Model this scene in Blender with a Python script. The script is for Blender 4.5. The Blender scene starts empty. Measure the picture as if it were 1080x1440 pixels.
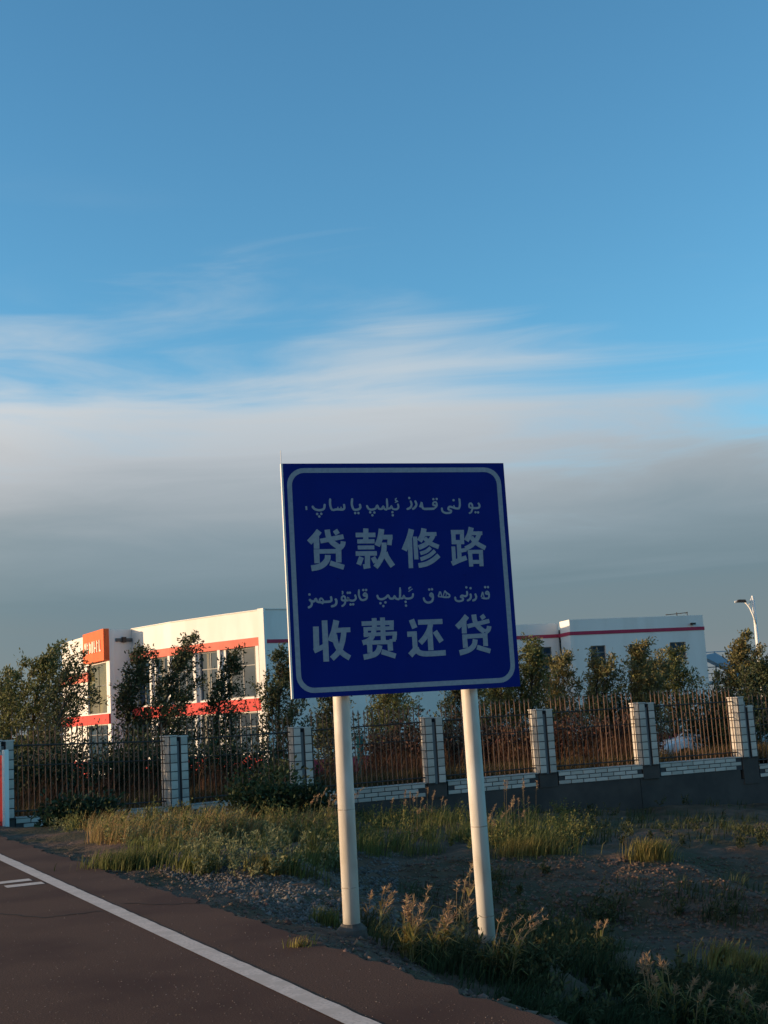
import bpy, bmesh, math, random
import numpy as np
from math import sin, cos, tan, radians, atan, pi, hypot, atan2
from mathutils import Vector, Matrix
random.seed(7)
RNG = np.random.default_rng(11)
SC = bpy.context.scene
COL = SC.collection

# ------------------------------------------------------------------ camera
FPX = 1750.0; HORIZON = 1005.0; ROLL = radians(3.45); EYE = 1.8
PITCH = atan((HORIZON - 720) * cos(ROLL) / FPX)
CF = np.array([0, cos(PITCH), sin(PITCH)])
_R0 = np.array([1, 0, 0.]); _U0 = np.array([0, -sin(PITCH), cos(PITCH)])
CX = cos(ROLL) * _R0 - sin(ROLL) * _U0
CY = sin(ROLL) * _R0 + cos(ROLL) * _U0
cam = bpy.data.cameras.new('camera'); camo = bpy.data.objects.new('camera', cam); COL.objects.link(camo)
cam.sensor_fit = 'VERTICAL'; cam.sensor_height = 24.0; cam.sensor_width = 18.0
cam.lens = 24.0 * FPX / 1440.0
cam.clip_start = 0.1; cam.clip_end = 9000
camo.matrix_world = Matrix(((CX[0], CY[0], -CF[0], 0), (CX[1], CY[1], -CF[1], 0), (CX[2], CY[2], -CF[2], EYE), (0, 0, 0, 1)))
SC.camera = camo

# ------------------------------------------------------------------ light
SUN_EL = radians(8.0); SUN_A = radians(-6.0)          # the sun stands at the left, a little beyond the sign
SUNV = Vector((-cos(SUN_A) * cos(SUN_EL), sin(SUN_A) * cos(SUN_EL), sin(SUN_EL)))
sl = bpy.data.lights.new('sun', 'SUN'); slo = bpy.data.objects.new('sun', sl); COL.objects.link(slo)
sl.energy = 4.2; sl.angle = radians(0.6); sl.color = (1.0, 0.70, 0.42)
slo.rotation_euler = SUNV.to_track_quat('Z', 'Y').to_euler()
slo.location = (-30, 0, 20)
SC.view_settings.view_transform = 'Standard'; SC.view_settings.look = 'None'
SC.view_settings.exposure = 0.55; SC.view_settings.gamma = 1.0; SC.view_settings.use_curve_mapping = False

def srgb(r, g, b):
    f = lambda c: (c / 255 / 12.92) if c / 255 <= 0.04045 else ((c / 255 + 0.055) / 1.055) ** 2.4
    return (f(r), f(g), f(b), 1.0)

world = bpy.data.worlds.new('World'); SC.world = world; world.use_nodes = True
nt = world.node_tree; nt.nodes.clear()
def N(t, **kw):
    n = nt.nodes.new(t)
    for k, v in kw.items(): setattr(n, k, v)
    return n
L = lambda a, b: nt.links.new(a, b)
out = N('ShaderNodeOutputWorld'); bg = N('ShaderNodeBackground'); L(bg.outputs[0], out.inputs[0])
bg.inputs['Strength'].default_value = 0.125
sky = N('ShaderNodeTexSky'); sky.sky_type = 'NISHITA'; sky.sun_disc = False
sky.sun_elevation = SUN_EL; sky.sun_rotation = atan2(SUNV.x, SUNV.y) % (2 * pi)
sky.altitude = 500; sky.air_density = 1.0; sky.dust_density = 0.3; sky.ozone_density = 2.0
tc = N('ShaderNodeTexCoord'); nrm = N('ShaderNodeVectorMath', operation='NORMALIZE'); L(tc.outputs['Generated'], nrm.inputs[0])
sep = N('ShaderNodeSeparateXYZ'); L(nrm.outputs[0], sep.inputs[0])
def math_(op, a, b=None, c=None, clamp=False):
    n = N('ShaderNodeMath', operation=op); n.use_clamp = clamp
    for i, v in enumerate((a, b, c)):
        if v is None: continue
        if isinstance(v, (int, float)): n.inputs[i].default_value = v
        else: L(v, n.inputs[i])
    return n.outputs[0]
el = math_('ARCSINE', sep.outputs['Z'])                 # elevation, radians
def noise(scale, rot, sc, det=5, rough=0.55, dist=0.0, loc=(0, 0, 0)):
    m = N('ShaderNodeMapping'); m.inputs['Rotation'].default_value = rot; m.inputs['Scale'].default_value = sc
    m.inputs['Location'].default_value = loc
    L(nrm.outputs[0], m.inputs['Vector'])
    n = N('ShaderNodeTexNoise'); n.inputs['Scale'].default_value = scale; n.inputs['Detail'].default_value = det
    n.inputs['Roughness'].default_value = rough; n.inputs['Distortion'].default_value = dist
    L(m.outputs[0], n.inputs['Vector']); return n.outputs['Fac']
n_big = noise(2.2, (0, radians(-14), 0), (1, 1, 4.0), 3, 0.5, 0.4, (0.3, 0, 0.2))
n_str = noise(3.2, (0, radians(-17), 0), (1, 1, 7.5), 6, 0.55, 0.8, (1.7, 0.4, 0.9))
n_wsp = noise(2.6, (0, radians(-10), 0), (1, 1, 5.5), 5, 0.5, 0.6, (5.2, 0.1, 2.0))
e1 = math_('ADD', el, math_('MULTIPLY', math_('SUBTRACT', n_big, 0.5), 0.14))
e1 = math_('ADD', e1, math_('MULTIPLY', math_('SUBTRACT', n_str, 0.5), 0.20))
e1 = math_('ADD', e1, math_('MULTIPLY', math_('MAXIMUM', math_('SUBTRACT', sep.outputs['X'], 0.02), 0.0), 0.30))
mr = N('ShaderNodeMapRange'); mr.interpolation_type = 'SMOOTHSTEP'; L(e1, mr.inputs['Value'])
mr.inputs['From Min'].default_value = 0.345; mr.inputs['From Max'].default_value = 0.215
mask = mr.outputs['Result']
w1 = N('ShaderNodeMapRange'); w1.interpolation_type = 'SMOOTHSTEP'; L(n_wsp, w1.inputs['Value'])
w1.inputs['From Min'].default_value = 0.52; w1.inputs['From Max'].default_value = 0.85
w2 = N('ShaderNodeMapRange'); w2.interpolation_type = 'SMOOTHSTEP'; L(el, w2.inputs['Value'])
w2.inputs['From Min'].default_value = 0.46; w2.inputs['From Max'].default_value = 0.33
wisp = math_('MULTIPLY', math_('MULTIPLY', w1.outputs['Result'], w2.outputs['Result']), 0.22)
mask = math_('MAXIMUM', mask, wisp)
cr = N('ShaderNodeValToRGB'); L(math_('ADD', math_('MULTIPLY', el, 1.0), math_('MULTIPLY', math_('SUBTRACT', n_str, 0.5), 0.06)), cr.inputs[0])
els = cr.color_ramp.elements
stops = [(0.00, srgb(132, 138, 142)), (0.05, srgb(122, 137, 142)), (0.10, srgb(115, 137, 147)), (0.140, srgb(136, 154, 164)), (0.168, srgb(156, 168, 176)),
         (0.205, srgb(180, 188, 195)), (0.255, srgb(202, 209, 214)), (0.34, srgb(186, 202, 212)), (0.6, srgb(150, 180, 205))]
els[0].position, els[0].color = stops[0]; els[1].position, els[1].color = stops[-1]
for p_, c_ in stops[1:-1]:
    e_ = els.new(p_); e_.color = c_
gain = N('ShaderNodeVectorMath', operation='SCALE'); L(cr.outputs[0], gain.inputs[0]); gain.inputs['Scale'].default_value = 1 / (0.125 * 2 ** 0.55)
tint = N('ShaderNodeMix', data_type='RGBA', blend_type='MULTIPLY'); tint.inputs['Factor'].default_value = 1.0
L(sky.outputs[0], tint.inputs['A']); tint.inputs['B'].default_value = (0.80, 1.37, 1.50, 1)
# the cloud bank glows where it veils the low sun
sdot = N('ShaderNodeVectorMath', operation='DOT_PRODUCT'); L(nrm.outputs[0], sdot.inputs[0]); sdot.inputs[1].default_value = tuple(SUNV)
glow = math_('POWER', math_('MAXIMUM', sdot.outputs['Value'], 0.0), 3.0)
gcol = N('ShaderNodeMix', data_type='RGBA'); L(glow, gcol.inputs['Factor']); gcol.inputs['A'].default_value = (1, 1, 1, 1); gcol.inputs['B'].default_value = (12.0, 7.0, 3.4, 1)
gm = N('ShaderNodeVectorMath', operation='MULTIPLY'); L(gain.outputs[0], gm.inputs[0]); L(gcol.outputs['Result'], gm.inputs[1]); gain = gm
mix = N('ShaderNodeMix', data_type='RGBA'); L(mask, mix.inputs['Factor']); L(tint.outputs['Result'], mix.inputs['A']); L(gain.outputs[0], mix.inputs['B'])
L(mix.outputs['Result'], bg.inputs['Color'])
SKY_TINT = tint

# ------------------------------------------------------------------ pixel -> place helpers (1080x1440 frame, survey of the photo)
def ray(x, y): return CF * FPX + CX * (x - 540) - CY * (y - 720)
def atz(x, y, z):
    d = ray(x, y); return np.array([0, 0, EYE]) + d * ((z - EYE) / d[2])
def atd(x, y, D):
    d = ray(x, y); return np.array([0, 0, EYE]) + d * (D / d[1])

# ------------------------------------------------------------------ materials
MATS = {}
def mat(name, col, rough=0.8, col2=None, nscale=3.0, contrast=(0.35, 0.65), bump=0.0, bscale=40.0, metallic=0.0, spec=0.3,
        island=0.0, trans=0.0, col3=None, n3=0.7, stretch=(1, 1, 1), coord='Object', bd=1.0):
    if name in MATS: return MATS[name]
    m = bpy.data.materials.new(name); m.use_nodes = True; t = m.node_tree; b = t.nodes['Principled BSDF']
    b.inputs['Roughness'].default_value = rough; b.inputs['Metallic'].default_value = metallic
    b.inputs['Specular IOR Level'].default_value = spec
    c = None
    col = tuple(col[:3]) + (1,)
    tcn = t.nodes.new('ShaderNodeTexCoord'); mp = t.nodes.new('ShaderNodeMapping'); mp.inputs['Scale'].default_value = stretch
    t.links.new(tcn.outputs[coord], mp.inputs[0])
    def nz(scale, det=6):
        n = t.nodes.new('ShaderNodeTexNoise'); n.inputs['Scale'].default_value = scale; n.inputs['Detail'].default_value = det
        t.links.new(mp.outputs[0], n.inputs['Vector']); return n.outputs['Fac']
    def rng(sock, a, b_):
        r = t.nodes.new('ShaderNodeMapRange'); t.links.new(sock, r.inputs['Value'])
        r.inputs['From Min'].default_value = a; r.inputs['From Max'].default_value = b_; return r.outputs['Result']
    def mx(f, A, B, bt='MIX'):
        n = t.nodes.new('ShaderNodeMix'); n.data_type = 'RGBA'; n.blend_type = bt
        for s, v in (('Factor', f), ('A', A), ('B', B)):
            if isinstance(v, (int, float, tuple)): n.inputs[s].default_value = v
            else: t.links.new(v, n.inputs[s])
        return n.outputs['Result']
    c = col
    if col2 is not None: c = mx(rng(nz(nscale), *contrast), col, tuple(col2[:3]) + (1,))
    if col3 is not None: c = mx(rng(nz(n3, 3), 0.45, 0.62), c, tuple(col3[:3]) + (1,))
    if island:
        g = t.nodes.new('ShaderNodeNewGeometry')
        h = t.nodes.new('ShaderNodeHueSaturation'); h.inputs['Fac'].default_value = 1
        if isinstance(c, tuple): h.inputs['Color'].default_value = c
        else: t.links.new(c, h.inputs['Color'])
        r = t.nodes.new('ShaderNodeMapRange'); t.links.new(g.outputs['Random Per Island'], r.inputs['Value'])
        r.inputs['To Min'].default_value = 1 - island; r.inputs['To Max'].default_value = 1 + island
        t.links.new(r.outputs['Result'], h.inputs['Value']); c = h.outputs['Color']
        r2 = t.nodes.new('ShaderNodeMapRange'); w = t.nodes.new('ShaderNodeMath'); w.operation = 'MULTIPLY'; w.inputs[1].default_value = 7.31
        fr = t.nodes.new('ShaderNodeMath'); fr.operation = 'FRACT'
        t.links.new(g.outputs['Random Per Island'], w.inputs[0]); t.links.new(w.outputs[0], fr.inputs[0]); t.links.new(fr.outputs[0], r2.inputs['Value'])
        r2.inputs['To Min'].default_value = 0.5 - island * 0.07; r2.inputs['To Max'].default_value = 0.5 + island * 0.05
        t.links.new(r2.outputs['Result'], h.inputs['Hue'])
    if isinstance(c, tuple): b.inputs['Base Color'].default_value = c
    else: t.links.new(c, b.inputs['Base Color'])
    if bump:
        bn = t.nodes.new('ShaderNodeBump'); bn.inputs['Strength'].default_value = bump; bn.inputs['Distance'].default_value = 0.22 * bd / bscale
        t.links.new(nz(bscale, 8), bn.inputs['Height']); t.links.new(bn.outputs[0], b.inputs['Normal'])
    if trans:
        tr = t.nodes.new('ShaderNodeBsdfTranslucent'); ms = t.nodes.new('ShaderNodeMixShader'); ms.inputs[0].default_value = trans
        if isinstance(c, tuple): tr.inputs[0].default_value = c
        else: t.links.new(c, tr.inputs[0])
        o = t.nodes['Material Output']
        t.links.new(b.outputs[0], ms.inputs[1]); t.links.new(tr.outputs[0], ms.inputs[2]); t.links.new(ms.outputs[0], o.inputs[0])
    MATS[name] = m; return m

# ------------------------------------------------------------------ mesh helpers
class MB:
    def __init__(s): s.v = []; s.f = []
    def add(s, vs, fs):
        o = len(s.v); s.v += [tuple(map(float, v)) for v in vs]; s.f += [tuple(i + o for i in f) for f in fs]; return s
    def box(s, x0, x1, y0, y1, z0, z1, M=None):
        vs = [(x, y, z) for z in (z0, z1) for y in (y0, y1) for x in (x0, x1)]
        if M is not None: vs = [tuple(M @ Vector(v)) for v in vs]
        return s.add(vs, [(0, 2, 3, 1), (4, 5, 7, 6), (0, 1, 5, 4), (2, 6, 7, 3), (0, 4, 6, 2), (1, 3, 7, 5)])
    def bbox(s, x0, x1, y0, y1, z0, z1, b=0.01, M=None):
        """box whose edges are chamfered by b"""
        vs = []
        for z, ins in ((z0, b), (z0 + b, 0), (z1 - b, 0), (z1, b)):
            for (x, y) in ((x0, y0), (x1, y0), (x1, y1), (x0, y1)):
                cx, cy = (x0 + x1) / 2, (y0 + y1) / 2
                vs.append((x + (ins if x < cx else -ins), y + (ins if y < cy else -ins), z))
        if M is not None: vs = [tuple(M @ Vector(v)) for v in vs]
        fs = [(3, 2, 1, 0), (12, 13, 14, 15)]
        for k in range(3):
            for i in range(4):
                a = k * 4 + i; c = k * 4 + (i + 1) % 4; fs.append((a, c, c + 4, a + 4))
        return s.add(vs, fs)
    def tube(s, pts, rad, n=6, cap=True):
        pts = [Vector(p) for p in pts]; vs = []; fs = []
        ref = None
        for i, p in enumerate(pts):
            d = (pts[min(i + 1, len(pts) - 1)] - pts[max(i - 1, 0)])
            if d.length < 1e-9: d = Vector((0, 0, 1))
            d.normalize()
            if ref is None: ref = d.orthogonal().normalized()
            a = (ref - d * ref.dot(d)); a = a.normalized() if a.length > 1e-6 else d.orthogonal().normalized(); ref = a
            b = d.cross(a); r = rad[i] if isinstance(rad, (list, tuple)) else rad
            for k in range(n):
                t = 2 * pi * k / n; vs.append(p + (a * cos(t) + b * sin(t)) * r)
        for i in range(len(pts) - 1):
            for k in range(n):
                k2 = (k + 1) % n; fs.append((i * n + k, i * n + k2, (i + 1) * n + k2, (i + 1) * n + k))
        if cap: fs.append(tuple(range(n - 1, -1, -1))); fs.append(tuple(range((len(pts) - 1) * n, len(pts) * n)))
        return s.add(vs, fs)
    def prism(s, poly, d):
        """poly: 3d points; extruded by vector d"""
        n = len(poly); d = Vector(d); vs = [Vector(p) for p in poly] + [Vector(p) + d for p in poly]
        fs = [tuple(range(n)), tuple(range(2 * n - 1, n - 1, -1))] + [(i + n, (i + 1) % n + n, (i + 1) % n, i) for i in range(n)]
        return s.add(vs, fs)
    def build(s, name, m, parent=None, smooth=False, loc=None):
        me = bpy.data.meshes.new(name); me.from_pydata(s.v, [], s.f); me.validate(); me.update()
        bm = bmesh.new(); bm.from_mesh(me); bmesh.ops.recalc_face_normals(bm, faces=bm.faces); bm.to_mesh(me); bm.free()
        if smooth: me.shade_smooth()
        me.materials.append(m)
        return link(name, me, parent, loc)
def link(name, me, parent=None, loc=None):
    o = bpy.data.objects.new(name, me); COL.objects.link(o)
    if parent: o.parent = parent
    if loc is not None: o.location = loc
    return o
def quads(name, V, m, parent=None, nper=4, smooth=False):
    """V: (n, nper, 3) faces with vertices of their own"""
    n = V.shape[0]; me = bpy.data.meshes.new(name)
    me.vertices.add(n * nper); me.vertices.foreach_set('co', V.reshape(-1).astype(np.float32))
    me.loops.add(n * nper); me.loops.foreach_set('vertex_index', np.arange(n * nper, dtype=np.int32))
    me.polygons.add(n); me.polygons.foreach_set('loop_start', np.arange(0, n * nper, nper, dtype=np.int32))
    me.update(calc_edges=True); me.materials.append(m)
    return link(name, me, parent)
def blades_mesh(name, B, m, parent=None):
    """B: (n, 6, 3) strips of two quads"""
    n = B.shape[0]; me = bpy.data.meshes.new(name)
    me.vertices.add(n * 6); me.vertices.foreach_set('co', B.reshape(-1).astype(np.float32))
    base = (np.arange(n) * 6)[:, None]
    idx = (base + np.array([0, 1, 3, 2, 2, 3, 5, 4])[None]).reshape(-1).astype(np.int32)
    me.loops.add(n * 8); me.loops.foreach_set('vertex_index', idx)
    me.polygons.add(n * 2); me.polygons.foreach_set('loop_start', np.arange(0, n * 8, 4, dtype=np.int32))
    me.update(calc_edges=True); me.materials.append(m)
    return link(name, me, parent)
def tag(o, label=None, cat=None, group=None, kind=None):
    if label: o['label'] = label
    if cat: o['category'] = cat
    if group: o['group'] = group
    if kind: o['kind'] = kind
    return o
def empty(name, loc, rz=0.0):
    o = bpy.data.objects.new(name, None); o.empty_display_size = 0.2; COL.objects.link(o); o.location = loc; o.rotation_euler = (0, 0, rz)
    return o

# ------------------------------------------------------------------ terrain
TH = radians(26.42)                                        # heading of the road, left of straight ahead
RU = np.array([-sin(TH), cos(TH)]); RN = np.array([cos(TH), sin(TH)])
def st(x, y): return x * RN[0] + y * RN[1], x * RU[0] + y * RU[1]
def road_pt(s, t): return RN * s + RU * t
FENCE = [(-13.4, 26.6), (-9.75, 29.7), (-6.20, 33.1), (-3.05, 34.8), (0.6, 35.7), (3.85, 36.8), (7.0, 37.7), (10.3, 39.0), (13.9, 40.3), (17.6, 41.6)]
CTRL = []
def cp(px, py, z): q = atz(px, py, z); CTRL.append((q[0], q[1], z))
for a in [(300, 1260, -0.10), (400, 1250, -0.16), (400, 1215, -0.05), (300, 1200, 0.05), (200, 1190, 0.02), (120, 1180, 0.0), (250, 1165, 0.0), (450, 1180, -0.15),
          (500, 1200, -0.5), (620, 1207, -0.55), (720, 1204, -0.55), (820, 1207, -0.6), (940, 1207, -0.62), (1000, 1235, -0.85), (1075, 1262, -1.2), (1075, 1150, -1.5), (1000, 1150, -1.5),
          (560, 1290, -0.8), (700, 1300, -1.0), (800, 1300, -1.05), (900, 1310, -1.15), (1000, 1330, -1.2), (1075, 1340, -1.25), (900, 1250, -0.85), (780, 1250, -0.82), (620, 1250, -0.72),
          (780, 1370, -0.8), (900, 1400, -0.85), (1000, 1430, -0.9), (1075, 1400, -1.05), (640, 1155, -0.55), (560, 1170, -0.65), (720, 1165, -0.8), (830, 1170, -1.05), (920, 1165, -1.2)]:
    cp(*a)
CTRL += [(-0.55, 11.9, -0.24), (0.85, 12.2, -0.50), (-9, 26, -0.1), (-6, 30, -0.35), (-3, 33, -0.6), (0, 34.5, -1.0), (4, 35.5, -1.2), (8, 36.5, -1.35), (12, 38, -1.6), (16, 40, -1.7), (25, 44, -1.8),
         (4, 4, -0.8), (7, 6, -1.0), (12, 12, -1.3), (14, 20, -1.5), (16, 28, -1.7), (25, 25, -1.8), (20, 5, -1.4), (-14, 40, -0.8), (0, 60, -1.3), (20, 60, -1.4)]
CT = np.array(CTRL)
def _hash_noise(x, y, f, seed):
    return (np.sin(x * f * 1.3 + seed + 1.7 * np.sin(y * f * 0.9 + seed * 2.1)) * np.cos(y * f * 1.1 - seed * 1.3 + 1.3 * np.sin(x * f * 0.7 + seed)))
def gz(x, y):
    x = np.asarray(x, float); y = np.asarray(y, float); shp = x.shape
    X_ = x.reshape(-1, 1); Y_ = y.reshape(-1, 1)
    d2 = (X_ - CT[:, 0]) ** 2 + (Y_ - CT[:, 1]) ** 2
    sc = 0.15 + 0.0006 * (X_ ** 2 + Y_ ** 2)
    w = 1.0 / (d2 + sc) ** 2
    h = (w * CT[:, 2]).sum(1) / w.sum(1); h = h.reshape(shp)
    s, t = st(x, y)
    bump = 0.05 * _hash_noise(x, y, 1.1, 1) + 0.035 * _hash_noise(x, y, 2.7, 4) + 0.02 * _hash_noise(x, y, 6.1, 7) + 0.012 * _hash_noise(x, y, 13.0, 2)
    h = h + bump * np.clip((s - 4.6) / 1.5, 0, 1)
    edge = 4.05 - 0.012 * (t - 8) + 0.05 * _hash_noise(t, t * 0.3, 1.9, 3) + 0.05 * _hash_noise(t, t * .2, 6.0, 5)
    k = np.clip((s - edge) / 1.25, 0, 1); k = k * k * (3 - 2 * k)
    rim = -0.025 - 0.05 * np.clip((s - edge) / 0.7, 0, 1) + (0.022 * _hash_noise(x, y, 9, 9) + 0.016 * _hash_noise(x, y, 21, 3)) * np.clip((s - edge) / 0.2, 0, 1)
    return np.where(s < edge, -0.03, rim * (1 - k) + h * k)
def grid_sheet(name, xs, ys, m, zf=None):
    X_, Y_ = np.meshgrid(xs, ys); Z_ = (zf or gz)(X_, Y_); nx, ny = len(xs), len(ys)
    me = bpy.data.meshes.new(name); co = np.stack([X_, Y_, Z_], -1).reshape(-1)
    me.vertices.add(nx * ny); me.vertices.foreach_set('co', co.astype(np.float32))
    i = (np.arange(ny - 1)[:, None] * nx + np.arange(nx - 1)[None]).reshape(-1)
    idx = np.stack([i, i + 1, i + nx + 1, i + nx], 1).reshape(-1).astype(np.int32)
    me.loops.add(len(idx)); me.loops.foreach_set('vertex_index', idx)
    me.polygons.add(len(i)); me.polygons.foreach_set('loop_start', np.arange(0, len(idx), 4, dtype=np.int32))
    me.update(calc_edges=True); me.shade_smooth(); me.materials.append(m); return link(name, me)
EARTH = mat('earth', (0.088, 0.055, 0.038), 0.95, (0.160, 0.100, 0.070), 2.6, (0.35, 0.7), 1.0, 16.0, spec=0.1, col3=(0.070, 0.055, 0.030), n3=0.5, bd=2.2)
xs = np.concatenate([np.linspace(-400, -25, 20), np.arange(-24, -8, 0.6), np.arange(-8, 8, 0.07), np.arange(8, 26, 0.35), np.linspace(27, 500, 20)])
ys = np.concatenate([np.linspace(-200, 3, 12), np.arange(4, 24, 0.07), np.arange(24, 46, 0.3), np.linspace(47, 700, 30)])
tag(grid_sheet('ground', xs, ys, EARTH), kind='structure')
tag(grid_sheet('far_plain', np.linspace(-6000, 6000, 12), np.linspace(-6000, 6000, 12), EARTH, lambda x, y: x * 0 - 3.0), kind='structure')

# road: one slab along its own axis, edge ragged
ASPH = mat('asphalt', (0.036, 0.017, 0.010), 0.9, (0.135, 0.068, 0.044), 95, (0.36, 0.64), 0.6, 260.0, spec=0.15, col3=(0.060, 0.027, 0.018), n3=0.6, bd=2.0)
def ribbon_sheet(name, sL, sR, t0, t1, z, m, step=0.12, rag=0.0):
    ts = np.concatenate([np.linspace(t0, 3, 30), np.arange(3.2, 30, step), np.linspace(30.3, t1, 60)]); ts = ts[(ts >= t0) & (ts <= t1)]
    vs = []; fs = []
    for i, t in enumerate(ts):
        r = float(rag * (0.6 * _hash_noise(t, t * .3, 3.1, 3) + 0.4 * _hash_noise(t, t * .2, 9.0, 5))) if rag else 0
        for s in (sL, (sR(t) if callable(sR) else sR) + r):
            q = road_pt(s, t); vs.append((q[0], q[1], z))
        if i: fs.append((2 * i - 2, 2 * i - 1, 2 * i + 1, 2 * i))
    me = bpy.data.meshes.new(name); me.from_pydata(vs, [], fs); me.materials.append(m); return link(name, me)
edge_s = lambda t: 4.05 - 0.012 * (t - 8)
tag(ribbon_sheet('road', -9.0, edge_s, -150, 400, 0.0, ASPH, rag=0.10), kind='structure')
skirt = MB()
ts = np.arange(2, 60, 0.12); prev = None
for t in ts:
    r = 0.10 * float(0.6 * _hash_noise(t, t * .3, 3.1, 3) + 0.4 * _hash_noise(t, t * .2, 9.0, 5)); q = road_pt(edge_s(t) + r, t)
    cur = ((q[0], q[1], -0.0005), (q[0] + 0.02, q[1], -0.07))
    if prev: skirt.add([prev[0], cur[0], cur[1], prev[1]], [(0, 1, 2, 3)])
    prev = cur
tag(skirt.build('road_edge', ASPH), kind='structure')
# paint: the edge line, and the short cross bars
PAINT = mat('road_paint', (0.60, 0.48, 0.40), 0.7, (0.34, 0.26, 0.21), 45.0, (0.45, 0.8), 0.3, 120.0, spec=0.3, col3=(0.48, 0.38, 0.31), n3=5.0)
tag(ribbon_sheet('edge_line', 3.09, 3.26, -100, 300, 0.005, PAINT, rag=0.012), kind='structure')
for s0, s1, t0, w in ((2.2, 2.99, 16.72, 0.13), (2.60, 3.05, 16.22, 0.13)):
    b = MB(); b.add([tuple(road_pt(s, t)) + (0.005,) for s, t in ((s0, t0 - w), (s1, t0 - w), (s1, t0 + w), (s0, t0 + w))], [(0, 1, 2, 3)])
    tag(b.build('road_marking', PAINT), kind='structure')
CR = mat('crack', (0.014, 0.012, 0.011), 0.95)
for pts, w in (([(-2, 1284), (60, 1290), (110, 1284), (150, 1280)], 0.02), ([(170, 1270), (230, 1272), (300, 1268), (345, 1262)], 0.015)):
    b = MB(); P = [atz(x + 0, y, 0.004) for x, y in pts]; P2 = []
    for a, c in zip(P, P[1:]):
        for k in range(5): P2.append(a + (c - a) * k / 5 + np.array([0, random.uniform(-.05, .05), 0]))
    vs = []; fs = []
    for i, q in enumerate(P2):
        vs += [(q[0], q[1] - w, 0.004), (q[0], q[1] + w, 0.004)]
        if i: fs.append((2 * i - 2, 2 * i, 2 * i + 1, 2 * i - 1))
    b.add(vs, fs); tag(b.build('road_crack', CR), kind='structure')

# yard behind the fence, held up by the fence's footing
FP = np.array(FENCE)
def fence_y(x):
    return np.interp(x, FP[:, 0], FP[:, 1])
def yard_z(x, y):
    d = np.clip((y - fence_y(x)) / 22.0, 0, 1)
    return -0.22 - 1.1 * d + 0.04 * _hash_noise(x, y, 1.3, 5) * np.clip((y - fence_y(x)) / 2, 0, 1)
YARD = mat('yard_soil', (0.075, 0.055, 0.036), 0.95, (0.11, 0.085, 0.055), 2.0, bump=0.6, bscale=12, spec=0.1, col3=(0.04, 0.045, 0.02), n3=0.5)
yx = np.concatenate([np.linspace(-300, -35, 8), np.arange(-34, 34, 0.7), np.linspace(35, 400, 10)]); yv = np.concatenate([np.linspace(0, 1, 40), [1.5, 3, 8, 20]])
vs = []; fs = []
for j, v in enumerate(yv):
    for x in yx:
        y0 = float(fence_y(x)) + 0.05; y = y0 + v * 45; vs.append((x, y, float(yard_z(x, y))))
nx = len(yx)
for j in range(len(yv) - 1):
    for i in range(nx - 1): a = j * nx + i; fs.append((a, a + 1, a + nx + 1, a + nx))
me = bpy.data.meshes.new('yard_ground'); me.from_pydata(vs, [], fs); me.shade_smooth(); me.materials.append(YARD); tag(link('yard_ground', me), kind='structure')

# ------------------------------------------------------------------ buildings
WHITE = mat('white_render', (0.79, 0.775, 0.745), 0.85, (0.71, 0.70, 0.67), 0.5, (0.35, 0.75), 0.15, 30, spec=0.2, stretch=(1, 1, 0.3), coord='Object', col3=(0.70, 0.68, 0.645), n3=0.8)
RED = mat('red_paint', (0.62, 0.060, 0.050), 0.7, (0.52, 0.045, 0.040), 1.5, bump=0.1)
PINK = mat('salmon_band', (0.70, 0.17, 0.12), 0.75, (0.62, 0.14, 0.10), 1.5, bump=0.1)
ORANGE = mat('orange_panel', (0.72, 0.125, 0.030), 0.55, (0.64, 0.105, 0.026), 1.0)
MAG = mat('magenta_stripe', (0.42, 0.040, 0.090), 0.75, (0.36, 0.034, 0.075), 2.0)
GLASS = mat('window_glass', (0.012, 0.030, 0.055), 0.12, (0.018, 0.048, 0.085), 1.2, spec=0.15)
GLASSG = mat('tower_glass', (0.045, 0.055, 0.035), 0.08, (0.14, 0.13, 0.05), 0.35, (0.45, 0.6), spec=0.8)
FRAME = mat('window_frame', (0.15, 0.16, 0.17), 0.5)
CURT = mat('curtain_and_glint', (0.30, 0.29, 0.24), 0.9, (0.22, 0.21, 0.18), 6, stretch=(8, 8, 0.3))
DARKM = mat('dark_metal', (0.035, 0.033, 0.032), 0.55, (0.06, 0.045, 0.035), 8)
ROOFM = mat('roof_felt', (0.12, 0.12, 0.12), 0.9)
class Wall:
    """a straight wall run with its own frame: u along (to the right as seen), v up, w outward towards the viewer"""
    def __init__(s, A, B):
        s.A = Vector((A[0], A[1], 0)); d = Vector((B[0] - A[0], B[1] - A[1], 0)); s.len = d.length; d.normalize(); s.d = d
        s.n = Vector((d.y, -d.x, 0))
        s.M = Matrix(((d.x, s.n.x, 0, s.A.x), (d.y, s.n.y, 0, s.A.y), (0, 0, 1, 0), (0, 0, 0, 1)))
    def box(s, mb, u0, u1, w0, w1, z0, z1): mb.box(u0, u1, w0, w1, z0, z1, s.M); return mb
    def u_at(s, px, py=950):
        """where the vertical plane of the wall is met by the photo column px"""
        d = ray(px, py); o = Vector((0, 0, EYE)); dd = Vector(d); k = (s.A - o).dot(s.n) / dd.dot(s.n); return (o + dd * k - s.A).dot(s.d)
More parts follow.
